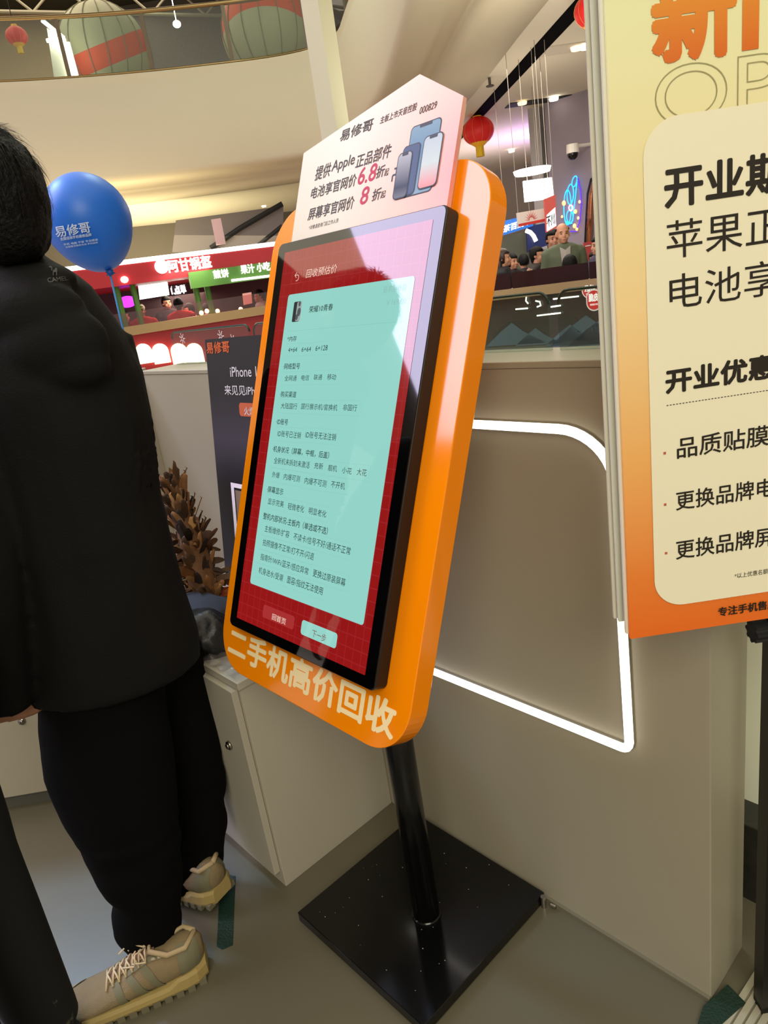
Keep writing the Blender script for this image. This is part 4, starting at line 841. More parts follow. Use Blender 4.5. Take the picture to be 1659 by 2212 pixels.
solo('plastic_wrap', mb, glass('cling_film', '#e0e0e0', .10, .12), 'crumpled clear plastic wrap on the low cabinet top', 'plastic', smooth=True)

# ================================================================== BALLOON
BC = fwd(190, 478, 2.60); Bx, Bz = .142, .152
BT = thing('balloon_stick', V((-2.38, 1.09, TOPZ)), 'blue oval balloon with white print on a thin stick', 'balloon')
tip = fwd(232, 575, 2.58); base = fwd(284, 785, 2.56); axis = (BC-tip).normalized()
def brot(): return V((0, 0, 1)).rotation_difference(axis).to_matrix()
BM = brot(); mb = MB(); prof = []
for i in range(25):
    a = PI*i/24; r = math.sin(a); z = math.cos(a); z2 = z*(1.0 if z > 0 else 1.10); r2 = r*(1 if z > 0 else (1-.13*(-z)**1.4)); prof.append((r2*Bx, z2*Bz))
rs = [[BC + BM @ V((r*math.cos(2*PI*k/40), r*math.sin(2*PI*k/40), z)) for k in range(40)] for r, z in prof]
mb.rings(rs, False); bl = part('balloon', mb, mat('balloon_blue', '#1468d8', .42, noise_amt=.03), BT, True)
part('knot', MB().tube([BC-axis*Bz*1.08, BC-axis*(Bz*1.13), BC-axis*(Bz*1.2)], [.008, .005, .016], 12), mat('knot_blue', '#0c4aa0', .5), BT, True)
part('stick', MB().tube([BC-axis*(Bz*1.12), tip.lerp(base, .5), base], .0035, 8), mat('stick_blue', '#3a8ad0', .5), BT, True)
part('cup', MB().tube([BC-axis*(Bz*1.12), BC-axis*(Bz*1.22)], [.014, .008], 12), mat('cup_blue', '#1a50a0', .5), BT, True)
mb = MB(); PB = Plane(BC-FH*Bx, RH, (0, 0, 1))
for s, x, y, x1, h in (('易修哥', 122, 513, 197, 24), ('全国连锁手机维修品牌', 131, 520, 198, 7), ('手机 电脑 平板 专业维修', 138, 531, 212, 5), ('全国售后服务热线 手机回收', 142, 536, 212, 4)):
    PB.text(mb, s, x, y, x1, h, 0, .02)
vv = []
for p in mb.v:
    d = (p-CAM).normalized(); oc = CAM-BC; BI = BM.transposed(); d_ = BI @ d; o_ = BI @ oc
    sc_ = V((1/Bx, 1/Bx, 1/(Bz*1.04))); d2 = V((d_.x*sc_.x, d_.y*sc_.y, d_.z*sc_.z)); o2 = V((o_.x*sc_.x, o_.y*sc_.y, o_.z*sc_.z))
    A_, B_, C_ = d2.dot(d2), 2*d2.dot(o2), o2.dot(o2)-1.02; D_ = B_*B_-4*A_*C_
    vv.append(CAM + d*((-B_-math.sqrt(max(D_, 0)))/(2*A_)-.001))
mb.v = vv; part('lettering', mb, mat('balloon_print', '#c8d8f4', .5), bl)

# ================================================================== PEOPLE
def finger(mb, a, pts, r):
    mb.tube([a]+pts, r, 8)
def hand(mb, wr, fwd_, side, curl, s=1.0, thumb=1):
    """palm, four fingers and a thumb grown from wrist wr; fwd_ finger direction, side towards the little finger, curl = palm facing"""
    f, sd_, n = V(fwd_).normalized(), V(side).normalized(), V(curl).normalized()
    mb.tube([wr-f*.02*s, wr+f*.02*s, wr+f*.085*s], [.024*s, .034*s, .036*s], 10, .5) if abs(f.orthogonal().normalized().dot(sd_)) > .5 else mb.ell(wr+f*.045*s, (.04*s,)*3)
    mb.obox(wr+f*.0-sd_*.036*s-n*.011*s, f*.088*s, sd_*.072*s, n*.022*s)
    for i, (L, o) in enumerate(((.066, -.028), (.074, -.010), (.070, .009), (.055, .027))):
        k = wr+f*.085*s+sd_*o*s; p1 = k+(f*.9+n*.35)*L*.45*s; p2 = p1+(f*.6+n*.75)*L*.32*s; p3 = p2+(f*.2+n*.95)*L*.25*s
        mb.tube([k-f*.02*s, k, p1, p2, p3], [r*s for r in (.0095, .0095, .0088, .008, .006)], 8)
    k = wr+f*.022*s-sd_*.03*s; p1 = k+(f*.5-sd_*.75*thumb+n*.2)*.036*s; p2 = p1+(f*.8-sd_*.3+n*.3)*.03*s; p3 = p2+(f*.85+n*.4)*.022*s
    mb.tube([k, p1, p2, p3], [.013*s, .011*s, .010*s, .007*s], 8)
def head_shape(mb, c, f=V((0, -1, 0)), s=1.0):
    """skull, jaw, nose, ears, brow and lips, facing f"""
    r_ = V((-f.y, f.x, 0)); Mx = Matrix((r_, -f, V((0, 0, 1)))).transposed()
    L = lambda x, y, z: V(c) + Mx @ V((x*s, y*s, z*s))
    mb.ell(L(0, .015, .025), (.076*s, .095*s, .092*s), 18, 14, Mx); mb.ell(L(0, -.022, -.035), (.060*s, .068*s, .082*s), 16, 12, Mx); mb.ell(L(0, -.060, -.090), (.028*s, .026*s, .022*s), 10, 8, Mx)
    mb.ell(L(0, -.092, -.022), (.011*s, .016*s, .022*s), 8, 6, Mx); mb.ell(L(0, -.100, -.035), (.016*s, .012*s, .009*s), 8, 6, Mx)
    for q in (-1, 1):
        mb.ell(L(q*.078, .012, -.012), (.010*s, .018*s, .032*s), 8, 6, Mx); mb.ell(L(q*.030, -.078, .018), (.024*s, .012*s, .008*s), 8, 6, Mx); mb.ell(L(q*.040, -.062, -.040), (.022*s, .022*s, .026*s), 8, 6, Mx)
    mb.ell(L(0, -.086, -.062), (.024*s, .010*s, .007*s), 8, 6, Mx); mb.ell(L(0, -.083, -.074), (.020*s, .010*s, .008*s), 8, 6, Mx)
    return L
POSE = {'down': [((.19, .01, 1.40), (.235, .03, 1.13), (.235, -.05, .89))]*2, 'fwd': [((.19, .01, 1.40), (.235, -.01, 1.12), (.13, -.27, 1.10))]*2,
        'cup': [((.19, .01, 1.40), (.235, -.01, 1.13), (.13, -.27, 1.10)), ((.19, .01, 1.40), (.22, -.08, 1.14), (.11, -.27, 1.30))]}
PC = {}
def human(pose):
    if pose in PC: return PC[pose]
    b = MB(); L = head_shape(b, V((0, -.01, 1.585))); b.tube([(0, .02, 1.38), (0, .012, 1.46), (0, .005, 1.53)], [.07, .056, .055], 12)
    def torso(q, inf):
        for z, rx, ry, y in ((.92, .165, .11, .01),): pass
        rs = []
        for z, rx, ry, y in ((.86, .15, .10, .01), (.95, .172, .115, .01), (1.08, .150, .10, 0), (1.22, .165, .11, 0), (1.34, .185, .11, .005), (1.42, .165, .085, .01), (1.455, .09, .06, .015)):
            rs.append([V(((rx+inf)*math.cos(2*PI*k/20), y+(ry+inf)*math.sin(2*PI*k/20), z+(inf if z > 1.4 else (-.06 if inf and z < .9 else 0)))) for k in range(20)])
        q.rings(rs)
    torso(b, 0)
    for sgn, (sh, el, wr) in zip((-1, 1), POSE[pose]):
        f = lambda p: V((p[0]*sgn, p[1], p[2])); b.tube([f(sh), f(el), f(wr)], [.050, .040, .027], 10)
        d = (f(wr)-f(el)).normalized(); hand(b, f(wr), d, V((0, .2, -1)) if abs(d.z) < .8 else V((0, 1, 0)), V((-sgn, 0, 0)), .95)
        b.tube([V((sgn*.09, .01, .92)), V((sgn*.10, .0, .50)), V((sgn*.10, .02, .09))], [.080, .055, .038], 12); b.ell((sgn*.10, -.05, .045), (.04, .11, .042))
    body = baked(b, .0105, 1, 'body')
    j = MB(); torso(j, .022); j.tube([(0, .02, 1.40), (0, .012, 1.485)], [.085, .072], 14)
    for sgn, (sh, el, wr) in zip((-1, 1), POSE[pose]):
        f = lambda p: V((p[0]*sgn, p[1], p[2])); j.tube([f(sh)-V((sgn*.03, 0, 0)), f(sh)+V((0, 0, -.02)), f(el), f(wr).lerp(f(el), .08)], [.066, .072, .060, .045], 12)
    jk = baked(j, .014, 2, 'jacket')
    for v in jk.vertices: v.co += v.normal*.008*noise.noise(v.co*9)
    t_ = MB()
    t_.rings([[V((.178*math.cos(2*PI*k/20), .01+.125*math.sin(2*PI*k/20), z)) for k in range(20)] for z in (.84, .98)])
    for sgn in (-1, 1): t_.tube([V((sgn*.085, .01, .93)), V((sgn*.10, 0, .50)), V((sgn*.10, .02, .07))], [.098, .078, .062], 14)
    tr = baked(t_, .014, 2, 'trousers')
    sh_ = MB(); sh_.ell((0, -.05, .05), (.048, .135, .05)).box(-.045, .045, -.17, .075, 0, .025); sm_ = baked(sh_, .010, 1, 'shoe')
    PC[pose] = (body, jk, tr, sm_); return PC[pose]
HC = {}
def hair_mesh(kind):
    if kind in HC: return HC[kind]
    mb = MB(); c = V((0, -.01, 1.585)); nu, nv = 30, 18; vs = []; 
    for j in range(nv+1):
        a = PI*.98*j/nv
        for i in range(nu):
            b = 2*PI*i/nu; d = V((math.sin(a)*math.cos(b), math.sin(a)*math.sin(b), math.cos(a)))
            front = -d.y      # 1 = face
            lim = .25 if front > .35 else (-.15 if front > -.1 else -.62)
            if kind == 'bald': lim = .2 if front > -.3 else -.5
            if kind == 'long': lim = .25 if front > .45 else -.95
            r = 1.13+.05*noise.noise(d*4) + (.03 if kind != 'bald' else -.03)
            if kind == 'bald' and (d.z > .42 or front > .25): r = .90
            if d.z < lim: r = .80
            vs.append(c+V((0, .015, .02)) + V((d.x*.078*r, d.y*.098*r, d.z*.100*r)))
    mb.add(vs, [(j*nu+i, (j+1)*nu+i, (j+1)*nu+(i+1) % nu, j*nu+(i+1) % nu) for j in range(nv) for i in range(nu)])
    if kind == 'bun': mb.ell(c+V((0, .085, .075)), (.045, .045, .042)); mb.ell(c+V((0, .06, -.05)), (.05, .05, .06))
    if kind == 'long':
        mb.rings([[c+V((w*math.cos(2*PI*k/18), .055+d*math.sin(2*PI*k/18), z)) for k in range(18)] for z, w, d in ((.04, .07, .05), (-.06, .088, .055), (-.15, .095, .05), (-.24, .085, .04), (-.27, .06, .03))])
    HC[kind] = mb.mesh('hair', smooth=True); return HC[kind]
def cap_mesh():
    mb = MB(); c = V((0, .005, 1.61)); mb.ell(c+V((0, 0, .02)), (.088, .106, .088), 20, 14); mb.obox(c+V((-.06, -.17, .01)), V((.12, 0, 0)), V((0, .09, .01)), V((0, 0, .01))); return mb.mesh('cap', smooth=True)
FEAT = {}
def person(loc, rz, label, jc, hair='short', pose='down', tc='#1c1c20', scale=1.0, skin=None, group=None, cup=False, hc=None, z0=0, tee=None):
    body, jk, tr, sh = human(pose)
    t = thing('person', V((loc[0], loc[1], z0)), label, 'person', group); t.rotation_euler = (0, 0, rz); t.scale = (scale,)*3
    def cp(name, me, m, off=None):
        if not me.materials: me.materials.append(m)
        o = bpy.data.objects.new(name, me); C.objects.link(o); o.parent = t; o.material_slots[0].link = 'OBJECT'; o.material_slots[0].material = m
        if off: o.location = off
        return o
    cp('body', body, skin or M_skin); cp('jacket', jk, mat('cloth'+jc, jc, .85)); cp('trousers', tr, mat('cloth'+tc, tc, .85))
    cp('shoe', sh, MATS.get('dark_rubber'), (-.10, 0, 0)); cp('shoe', sh, MATS.get('dark_rubber'), (.10, 0, 0))
    cp('hair', hair_mesh(hair if hair != 'cap' else 'short'), hc or M_hair)
    if hair == 'cap':
        if 'cap' not in FEAT: FEAT['cap'] = cap_mesh()
        cp('cap', FEAT['cap'], mat('cap_cream', '#cbb89a', .8))
    if 'eye' not in FEAT:
        FEAT['eye'] = MB().ell((0, -.0885, 1.583), (.012, .006, .005), 10, 6).mesh('eye', smooth=True); FEAT['mouth'] = MB().ell((0, -.1065, 1.516), (.020, .004, .0045), 10, 6).mesh('mouth', smooth=True)
        FEAT['eyebrow'] = MB().ell((0, -.094, 1.606), (.018, .006, .004), 8, 4).mesh('eyebrow')
    for q in (-.031, .031): cp('eye', FEAT['eye'], M_dark, (q, -.002, 0)); cp('eyebrow', FEAT['eyebrow'], M_hair, (q, 0, 0))
    if tee:
        me = MB().prism([(-.035, 1.12), (.035, 1.12), (.062, 1.44), (.0, 1.40), (-.062, 1.44)], lambda a, b, w: V((a, -(.128-.22*max(0, b-1.36))-w, b)), 0, .012).mesh('shirt'); cp('shirt', me, mat('tee'+tee, tee, .8))
    cp('mouth', FEAT['mouth'], mat('lips', '#a0504c', .5))
    if cup:
        k = thing('paper_cup', t.matrix_basis @ V((.10, -.34, 1.35)), 'paper cup held up by the long-haired woman', 'cup')
        P = ORG[k.name]; part('cup_body', MB().tube([P-V((0, 0, .06)), P+V((0, 0, .03))], [.026, .036], 16), mat('cup_paper', '#d8b48c', .6), k, True); part('rim', MB().tube([P+V((0, 0, .03)), P+V((0, 0, .036))], .039, 16), M_white, k)
    return t
def face_to(p, q): d = V(q)-V(p); return math.atan2(d.x, -d.y)       # local -Y towards q
def stand(px, py, D, yaw, *a, **k):
    """person whose face is seen at px, py at distance D; yaw 0 = looks at the camera, 90 = looks to picture right"""
    h = far(px, py, D); s = k.get('scale', 1.0); z0 = h.z-1.585*s
    if z0 > -.3 and abs(z0+.035) < .35: s = (h.z+.035)/1.585; z0 = -.035; k['scale'] = s
    base = V((h.x, h.y, z0)); rz = face_to(base, (0, 0, 0)) + R(yaw); return person(base, rz, *a, z0=z0, **k)
# food stall, left
stand(304, 672, 13.9, 0, 'stall worker in cream cap and bright red top, head bowed', '#d01822', 'cap', 'fwd')
stand(360, 655, 14.9, 20, 'young man with bare face behind the two red-clad workers', '#2a2a30', 'short')
stand(386, 658, 14.0, 170, 'dark-haired worker in red top with back turned', '#d01822', 'bun', 'fwd')
stand(409, 669, 14.6, -70, 'woman in beige coat in profile beside the red workers', '#a88c68', 'long')
stand(446, 668, 15.0, 200, 'person in black coat near the thin green posts', '#181a1e', 'short')
stand(560, 640, 14.2, -70, 'man with pale collar by the stall price card', '#c0c0b8', 'short', 'fwd')
stand(269, 684, 14.6, 30, 'woman half hidden beside the capped stall worker', '#3c2c2c', 'long')
# snack counter, right
stand(1086, 558, 9.95, 80, 'long-haired woman in black raising a paper cup', '#16161a', 'long', 'cup', cup=True, hc=mat('brown_hair', '#2c1a14', .5))
stand(1106, 566, 10.8, 40, 'woman behind the one holding the paper cup', '#241c20', 'long')
stand(1131, 566, 11.4, 200, 'dark-haired person between the cup and the hair bun', '#1c1c20', 'short')
stand(1160, 552, 10.5, 70, 'woman with high hair bun in black, seen in profile', '#2c2620', 'bun')
stand(1215, 505, 9.8, 10, 'balding man in olive green jacket facing the counter', '#59604a', 'bald', tee='#a8a098')
stand(1193, 517, 11.1, 20, 'young man peeking over the balding man', '#1a1a1c', 'short')
stand(1231, 574, 9.3, 190, 'dark-haired person bending low at the snack counter', '#121214', 'short')
stand(1294, 530, 9.5, -60, 'woman with long black hair and grey-purple coat by the poster', '#4c4658', 'long')
stand(1287, 562, 10.3, -30, 'small dark figure behind the long black hair', '#141418', 'short')
# ---- man in black, foreground
MAN = thing('person', V((-1.33, .38, 0)), 'man in black hooded jacket and baggy black trousers seen from behind', 'person')
mo = ORG[MAN.name]
KM = .9
def fw_(x, y, D): return fwd(x, y, D*KM)
def slice_ring(py, cx, half, D, depth, n=28, pw=1.0):
    D *= KM; depth *= KM; c = fwd(cx, py, D); e = fwd(cx+half, py, D); r = (e-c).length; e1 = RH; e2 = FH
    out = []
    for k in range(n):
        a = 2*PI*k/n; ca, sa = math.cos(a), math.sin(a); out.append(c + e1*r*math.copysign(abs(ca)**pw, ca) + e2*depth*math.copysign(abs(sa)**pw, sa))
    return out
j = MB(); DJ = 1.58
j.rings([slice_ring(y, cx, h, DJ, d) for y, cx, h, d in ((532, 18, 52, .066), (556, 22, 58, .070), (576, 30, 76, .078), (600, 36, 108, .095), (640, 44, 152, .115), (700, 66, 174, .135), (760, 88, 190, .15), (830, 114, 199, .16), (920, 140, 195, .16), (1010, 158, 190, .16), (1100, 176, 180, .16), (1180, 193, 178, .16), (1300, 213, 192, .165), (1400, 229, 202, .17), (1452, 237, 200, .17))])
# arms
j.tube([fw_(-50, 705, 1.56), fw_(-66, 800, 1.52), fw_(-52, 960, 1.49), fw_(-30, 1110, 1.46), fw_(-4, 1320, 1.43), fw_(20, 1525, 1.42)], [.076, .074, .070, .065, .058, .049], 16)
j.tube([fw_(205, 735, 1.62), fw_(246, 860, 1.62), fw_(272, 1000, 1.64), fw_(285, 1120, 1.66), fw_(215, 1200, 1.80)], [.076, .072, .068, .063, .05], 16)
# hood lying on the back, collar
Mh = Matrix((RH, FH, V((0, 0, 1)))).transposed()
j.ell(fw_(112, 745, 1.47), (.104, .050, .077), 20, 14, Mh); j.ell(fw_(150, 790, 1.465), (.076, .040, .054), 18, 12, Mh); j.ell(fw_(70, 680, 1.48), (.10, .054, .068), 18, 12, Mh); j.ell(fw_(60, 615, 1.52), (.09, .05, .036), 18, 12, Mh)
jm = baked(j, .0075, 3, 'jacket', mo)
nz = V((11, 3, 5))
for v in jm.vertices:
    p = v.co; f = noise.noise(V((p.x*6, p.y*6, p.z*2.2))+nz)*.010 + noise.noise(V((p.x*14, p.y*14, p.z*7))+nz)*.005 - abs(noise.noise(V((p.x*4+p.z*3, p.y*4, p.z*3))))*.008
    v.co += v.normal*f
M_coat = mat('black_shell', '#0b0a09', .8, spec=.22, noise_amt=.12, noise_scale=5, bump=.15, bscale=250)
jac = put('jacket', jm, M_coat, MAN, 'black hooded shell jacket')
# maker's mark on the right shoulder
t0 = MB(); PB2 = Plane(fw_(122, 604, 1.42), RH, (0, 0, 1)); PB2.text(t0, 'CAMEL', 104, 613, 146, 10, 0, 0)
def drape(mb, d0=1.2, lift=.0025):
    from mathutils.bvhtree import BVHTree
    bv_ = BVHTree.FromPolygons([v.co+mo for v in jm.vertices], [tuple(p.vertices) for p in jm.polygons]); out = []
    last = None
    for p in mb.v:
        d = (p-CAM).normalized(); h, n_, _, _ = bv_.ray_cast(CAM, d); 
        if h is None: h = p if last is None else last
        out.append(h+n_*lift if n_ else h); last = out[-1]
    mb.v = out
cmx = MB()
for x, y, rx, ry in ((119, 587, 5, 3), (121, 584, 2.5, 3), (112, 583, 1.6, 4), (109, 579, 3, 1.5)):
    cmx.flat([PB2.uv(x+rx*math.cos(a), y+ry*math.sin(a)) for a in [2*PI*i/10 for i in range(10)]], PB2, 0)
for x in (115, 122): cmx.flat([PB2.uv(x-1, 588), PB2.uv(x+1, 588), PB2.uv(x+1, 597), PB2.uv(x-1, 597)], PB2, 0)
for f_ in cmx.f: t0.add([cmx.v[i] for i in f_], [tuple(range(len(f_)))])
drape(t0); part('chest_mark', t0, mat('mark_grey', '#3c3a3a', .5), jac)
# trousers
tr = MB()
tr.rings([slice_ring(y, cx, h, D, d) for y, cx, h, D, d in ((1380, 225, 165, 1.58, .15), (1460, 222, 140, 1.55, .13), (1540, 224, 142, 1.53, .12), (1640, 238, 138, 1.50, .115), (1740, 262, 126, 1.47, .108), (1840, 290, 103, 1.44, .095), (1920, 318, 74, 1.42, .085), (1975, 319, 72, 1.41, .080), (2020, 330, 62, 1.405, .070), (2056, 334, 52, 1.40, .062))])
tr.rings([slice_ring(y, cx, h, D, d) for y, cx, h, D, d in ((1380, 300, 130, 1.70, .12), (1470, 330, 118, 1.70, .11), (1600, 362, 108, 1.68, .10), (1720, 386, 100, 1.66, .095), (1800, 402, 86, 1.64, .085), (1860, 412, 68, 1.62, .072), (1902, 410, 54, 1.60, .06))])
tm = baked(tr, .008, 3, 'trousers', mo)
for v in tm.vertices:
    p = v.co; v.co += v.normal*(noise.noise(V((p.x*7, p.y*7, p.z*5)))*.010 + (noise.noise(V((p.x*10, p.y*10, p.z*24)))*.008 if p.z < .35 else 0))
put('trousers', tm, mat('black_trousers', '#070707', .95, spec=.1, noise_amt=.1, bump=.1, bscale=300), MAN)
# body: head, neck, torso, arms, hands, legs as one skin
bd_ = MB(); hc = fw_(2, 452, 1.56); fdir = V((-1.0, .25, 0)).normalized()
head_shape(bd_, hc, fdir, .90)
bd_.tube([fw_(30, 640, 1.60), fw_(16, 560, 1.59), hc-V((0, 0, .03))], [.058, .050, .052], 14)
bd_.rings([slice_ring(y, cx, h, DJ, d) for y, cx, h, d in ((640, 44, 70, .07), (760, 90, 130, .10), (1000, 150, 130, .11), (1300, 205, 130, .11), (1440, 228, 130, .11))])
bd_.tube([fw_(-40, 730, 1.54), fw_(-30, 1110, 1.46), fw_(20, 1515, 1.42)], [.045, .038, .025], 12)
bd_.tube([fw_(205, 760, 1.62), fw_(285, 1110, 1.66), fw_(180, 1230, 1.86)], [.045, .038, .025], 12)
wv = fw_(6, 1530, 1.42); dn = (RH*.8+FH*.45-V((0, 0, .22))).normalized()
hand(bd_, wv-dn*.035, dn, (-FH*.3-V((0, 0, 1))).normalized(), FH, .82)
wr2 = fw_(180, 1230, 1.86); hand(bd_, wr2, (-1, .2, .1), (0, 0, -1), (0, 1, 0), .9)
for a, b, c in (((224, 1500, 1.54), (260, 1760, 1.46), (334, 2060, 1.40)), ((320, 1500, 1.68), (388, 1740, 1.65), (412, 1915, 1.60))):
    bd_.tube([fw_(*a), fw_(*b), fw_(*c)], [.067, .050, .034], 12)
put('body', baked(bd_, .0075, 1, 'body', mo), M_skin, MAN)
# hair
hm = MB(); nu, nv = 60, 30; rr_ = V((-fdir.y, fdir.x, 0)); HM = Matrix((rr_, -fdir, V((0, 0, 1)))).transposed(); vs = []
for jx in range(nv+1):
    a = PI*.99*jx/nv
    for i in range(nu):
        b = 2*PI*i/nu; d = V((math.sin(a)*math.cos(b), math.sin(a)*math.sin(b), math.cos(a))); front = -d.y
        lim = .22 if front > .4 else (-.30 if front > .1 else -1.1)
        r = 1.06 + .03*noise.noise(d*3) + .05*noise.noise(V((d.x*14, d.y*14, d.z*3)))
        if d.z < lim: r = .76
        elif d.z < -.35 and front < .1: r += .16*min(1, (-.35-d.z)/.5)
        vs.append(hc + HM @ V((d.x*.078*r, (d.y*.098+.012/1)*r, d.z*.104*r+.022)))
hm.add(vs, [(jx*nu+i, (jx+1)*nu+i, (jx+1)*nu+(i+1) % nu, jx*nu+(i+1) % nu) for jx in range(nv) for i in range(nu)])
for k in range(900):      # loose strands
    b = random.uniform(0, 2*PI); a = random.uniform(0, 1.0)*PI*.62; d = V((math.sin(a)*math.cos(b), math.sin(a)*math.sin(b), math.cos(a)))
    if -d.y > .3 and d.z < .35: continue
    p0 = hc + HM @ V((d.x*.083, d.y*.106+.012, d.z*.112+.022)); tg = HM @ V((d.x, d.y, -.9)); tg = (tg - (HM @ d)*tg.dot(HM @ d)).normalized()
    L = random.uniform(.03, .055); lift = random.uniform(.0, .005) + (.007 if random.random() < .06 else 0); w_ = (HM @ d).cross(tg)*.0009
    p1 = p0+tg*L*.5+(HM @ d)*lift; p2 = p0+tg*L+(HM @ d)*(lift*.9-.004); hm.add([p0-w_, p0+w_, p1+w_, p1-w_, p2], [(0, 1, 2, 3), (3, 2, 4)])
part('hair', hm, M_hair, MAN, True)

# ---- shoes
def shoe(heel, toe, sole_z, parent, pitch=0, s=1.0):
    H_, T_ = V(heel), V(toe); f = V((T_.x-H_.x, T_.y-H_.y, 0)).normalized(); r = V((f.y, -f.x, 0)); L = (T_-H_).length
    def q(a, b, c):      # a along 0..1, b across metres, c up
        up = c + sole_z + (pitch*(1-a)*L if pitch else 0); p = H_+f*(a*L)+r*b; return V((p.x, p.y, up))
    def wid(a): return .040+.012*math.sin(min(a/.7, 1)*PI*.5) - (.040*max(0, (a-.80)/.20)**2.0) - .012*max(0, (.12-a)/.12)**1.5
    up_ = MB(); n = 24; rs = []
    prof = [(0.0, .050, .095, .6), (.04, .028, .108, .9), (.12, .024, .110, 1), (.24, .024, .096, 1), (.34, .024, .100, 1), (.45, .023, .088, 1), (.56, .022, .072, 1), (.68, .022, .058, 1), (.80, .022, .048, 1), (.90, .022, .041, 1), (.97, .024, .034, .85), (1.0, .026, .030, .6)]
    for a, zb_, zt_, k in prof:
        w_ = wid(a)*k; rg = []
        for i in range(n):
            t_ = 2*PI*i/n; cx2, sx2 = math.cos(t_), math.sin(t_); sq = abs(cx2)**.75*math.copysign(1, cx2)
            taper = 1-.42*max(0, sx2); rg.append(q(a, w_*sq*taper, zb_+(zt_-zb_)*(.5+.5*math.copysign(abs(sx2)**.8, sx2))))
        rs.append(rg)
    up_.rings(rs)
    S_ = part('shoe', up_, mat('shoe_mesh_beige', '#857352', .8, noise_amt=.12, noise_scale=60, bump=.4, bscale=500), parent, True, 'beige and khaki hiking shoe')
    mid = MB(); out = [(a, sg) for a in [i/16 for i in range(17)] for sg in (1,)]
    rs = []
    for z, inf in ((.008, .004), (.016, .007), (.026, .006), (.034, .002)):
        rg = [q(i/16, wid(i/16)*(.75 if i in (0, 16) else 1)+inf, z+(.012 if i < 4 and z > .02 else 0)) for i in range(17)] + [q(i/16, -wid(i/16)*(.75 if i in (0, 16) else 1)-inf, z+(.012 if i < 4 and z > .02 else 0)) for i in range(16, -1, -1)]
        rs.append(rg)
    mid.rings(rs); part('midsole', mid, mat('midsole_yellow', '#a8925a', .6), S_)
    lug = MB()
    for i in range(13):
        a = .02+i*.076
        for sg in (1, -1):
            w_ = wid(min(a+.03, 1)); lug.obox(q(a, sg*(w_-.012), 0), f*L*.048, r*sg*.020, V((0, 0, .014)))
    for i in range(9): lug.obox(q(.06+i*.1, -.022, 0), f*L*.05, r*.044, V((0, 0, .010)))
    part('outsole', lug, mat('outsole_grey', '#6e6850', .8), S_)
    # overlays
    def surf(a, t_deg, lift=.0015):
        a_ = max(0, min(.999, a)); 
        for (a0, b0, t0_, k0), (a1, b1, t1_, k1) in zip(prof, prof[1:]):
            if a0 <= a_ <= a1: m_ = (a_-a0)/(a1-a0); zb_ = b0+(b1-b0)*m_; zt_ = t0_+(t1_-t0_)*m_; k = k0+(k1-k0)*m_; break
        w_ = wid(a_)*k; t_ = R(t_deg); cx2, sx2 = math.cos(t_), math.sin(t_); sq = abs(cx2)**.75*math.copysign(1, cx2); taper = 1-.42*max(0, sx2)
        return q(a_, (w_*taper+lift)*sq, zb_+(zt_-zb_)*(.5+.5*math.copysign(abs(sx2)**.8, sx2))+lift*max(0, sx2))
    def patch(mb, a0, a1, t0_, t1_, skew=0, na=8, nt_=5, lift=.002):
        vs = [surf(a0+(a1-a0)*i/na + skew*j/nt_, t0_+(t1_-t0_)*j/nt_, lift) for j in range(nt_+1) for i in range(na+1)]
        mb.add(vs, [(j*(na+1)+i, j*(na+1)+i+1, (j+1)*(na+1)+i+1, (j+1)*(na+1)+i) for j in range(nt_) for i in range(na)])
    ov = MB()
    for sg in (0, 1):
        m_ = (lambda t_: 180-t_) if sg else (lambda t_: t_)
        patch(ov, .80, .985, m_(-60), m_(15)); patch(ov, .58, .82, m_(-60), m_(-22)); patch(ov, .02, .16, m_(-40), m_(60)); patch(ov, .16, .58, m_(-60), m_(-30))
        for q_ in (.26, .36): patch(ov, q_, q_+.05, m_(-32), m_(48), .10)
        patch(ov, .50, .55, m_(-30), m_(60), .05); patch(ov, .24, .50, m_(50), m_(68), .0)
    part('overlay', ov, mat('overlay_khaki', '#6f6a50', .7, noise_amt=.15, noise_scale=40), S_, True)
    toe_ = MB(); patch(toe_, .93, .998, -50, 230, 0, 5, 24, .003); part('toe_cap', toe_, mat('toe_grey', '#5f6458', .6), S_, True)
    tg = MB(); patch(tg, .30, .62, 72, 108, 0, 10, 6, .004); part('tongue', tg, mat('tongue_brown', '#8c7058', .8), S_, True)
    co = MB(); co.tube([surf(.03, 90, .004), surf(.10, 40, .006), surf(.22, 50, .004), surf(.33, 78, .008), surf(.33, 102, .008), surf(.22, 130, .004), surf(.10, 140, .006), surf(.03, 90, .004)], .006, 8); part('collar', co, mat('collar_tan', '#b09a74', .8), S_, True)
    la = MB()
    for i in range(6):
        a = .36+i*.045; la.tube([surf(a, 52, .003), surf(a+.015, 75, .009), surf(a+.035, 90, .011), surf(a+.05, 128, .003)], .0021, 6); la.tube([surf(a, 128, .003), surf(a+.015, 105, .009), surf(a+.035, 90, .012), surf(a+.05, 52, .003)], .0021, 6)
    for k in range(4):
        sg = 1 if k % 2 else -1; c1_ = surf(.35, 90, .012); la.tube([c1_, c1_+r*sg*.018+V((0, 0, .008))+f*.01*k, c1_+r*sg*.034-V((0, 0, .006))+f*.012*k, c1_+r*sg*.02-V((0, 0, .012))+f*(.03+.01*k)], .0020, 6)
    part('lace', la, mat('lace_cream', '#cdb892', .8), S_, True)
    ey = MB()
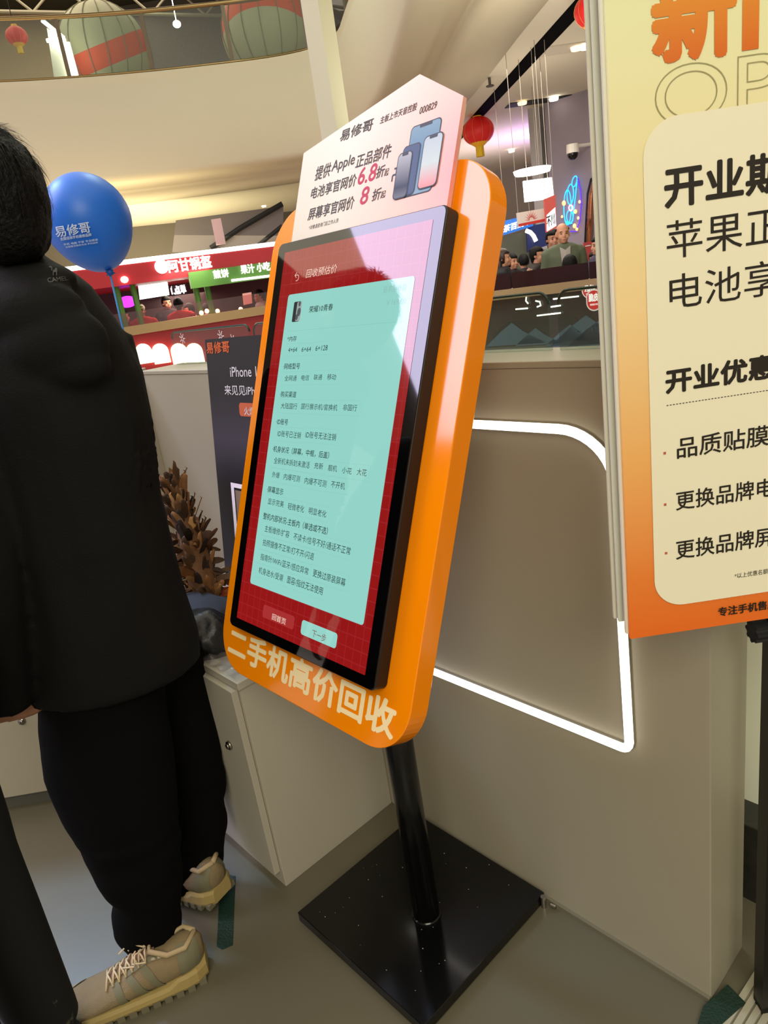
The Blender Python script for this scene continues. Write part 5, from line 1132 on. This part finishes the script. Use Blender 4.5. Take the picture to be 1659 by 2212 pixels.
    for a in (.27, .31):
        for t_ in (55, 125): P_ = surf(a, t_, .0045); ey.add([P_+V((0, 0, 1))*.0045*math.cos(x)+f*.0045*math.sin(x) for x in [2*PI*i/10 for i in range(10)]] , [tuple(range(10))])
    part('eyelet', ey, mat('eyelet', '#c8bca0', .4), S_)
shoe((-1.288, .392, 0), (-1.428, .098, 0), 0, MAN)
shoe((-1.395, .505, 0), (-1.675, .430, 0), .0, MAN, .10)

# ---- second man, at the picture's left edge
P = fwd(45, 2120, 1.08); P = V((P.x, P.y, 0))-FH*.10
p2 = person((P.x, P.y), math.atan2(-FH.y, -FH.x)+0, 'person in dark dirt-spotted trousers standing close at the booth edge', '#1a1c1c', 'short', 'down', '#0a0c0c', 1.0)
# local -Y turned towards picture left
p2.rotation_euler = (0, 0, math.atan2(-RH.x, RH.y))

dm = mat('dirt_spotted_trousers', '#0a0c0c', .9); nt = dm.node_tree; b = nt.nodes['Principled BSDF']
tc = nt.nodes.new('ShaderNodeTexCoord'); nz_ = nt.nodes.new('ShaderNodeTexNoise'); nz_.inputs['Scale'].default_value = 26; nz_.inputs['Detail'].default_value = 6
nt.links.new(tc.outputs['Object'], nz_.inputs['Vector']); sx = nt.nodes.new('ShaderNodeSeparateXYZ'); nt.links.new(tc.outputs['Object'], sx.inputs[0])
hi = nt.nodes.new('ShaderNodeMapRange'); hi.inputs['From Min'].default_value = .10; hi.inputs['From Max'].default_value = .30; hi.inputs['To Min'].default_value = .08; hi.inputs['To Max'].default_value = -.15; nt.links.new(sx.outputs[2], hi.inputs['Value'])
ad = nt.nodes.new('ShaderNodeMath'); nt.links.new(nz_.outputs['Fac'], ad.inputs[0]); nt.links.new(hi.outputs[0], ad.inputs[1])
cr = nt.nodes.new('ShaderNodeValToRGB'); e = cr.color_ramp.elements; e[0].position = .66; e[0].color = (*lin('#0a0c0c'), 1); e[1].position = .72; e[1].color = (*lin('#5c5a48'), 1)
nt.links.new(ad.outputs[0], cr.inputs[0]); nt.links.new(cr.outputs[0], b.inputs['Base Color'])
for ch in p2.children:
    if ch.name.startswith('trousers'): ch.material_slots[0].material = dm
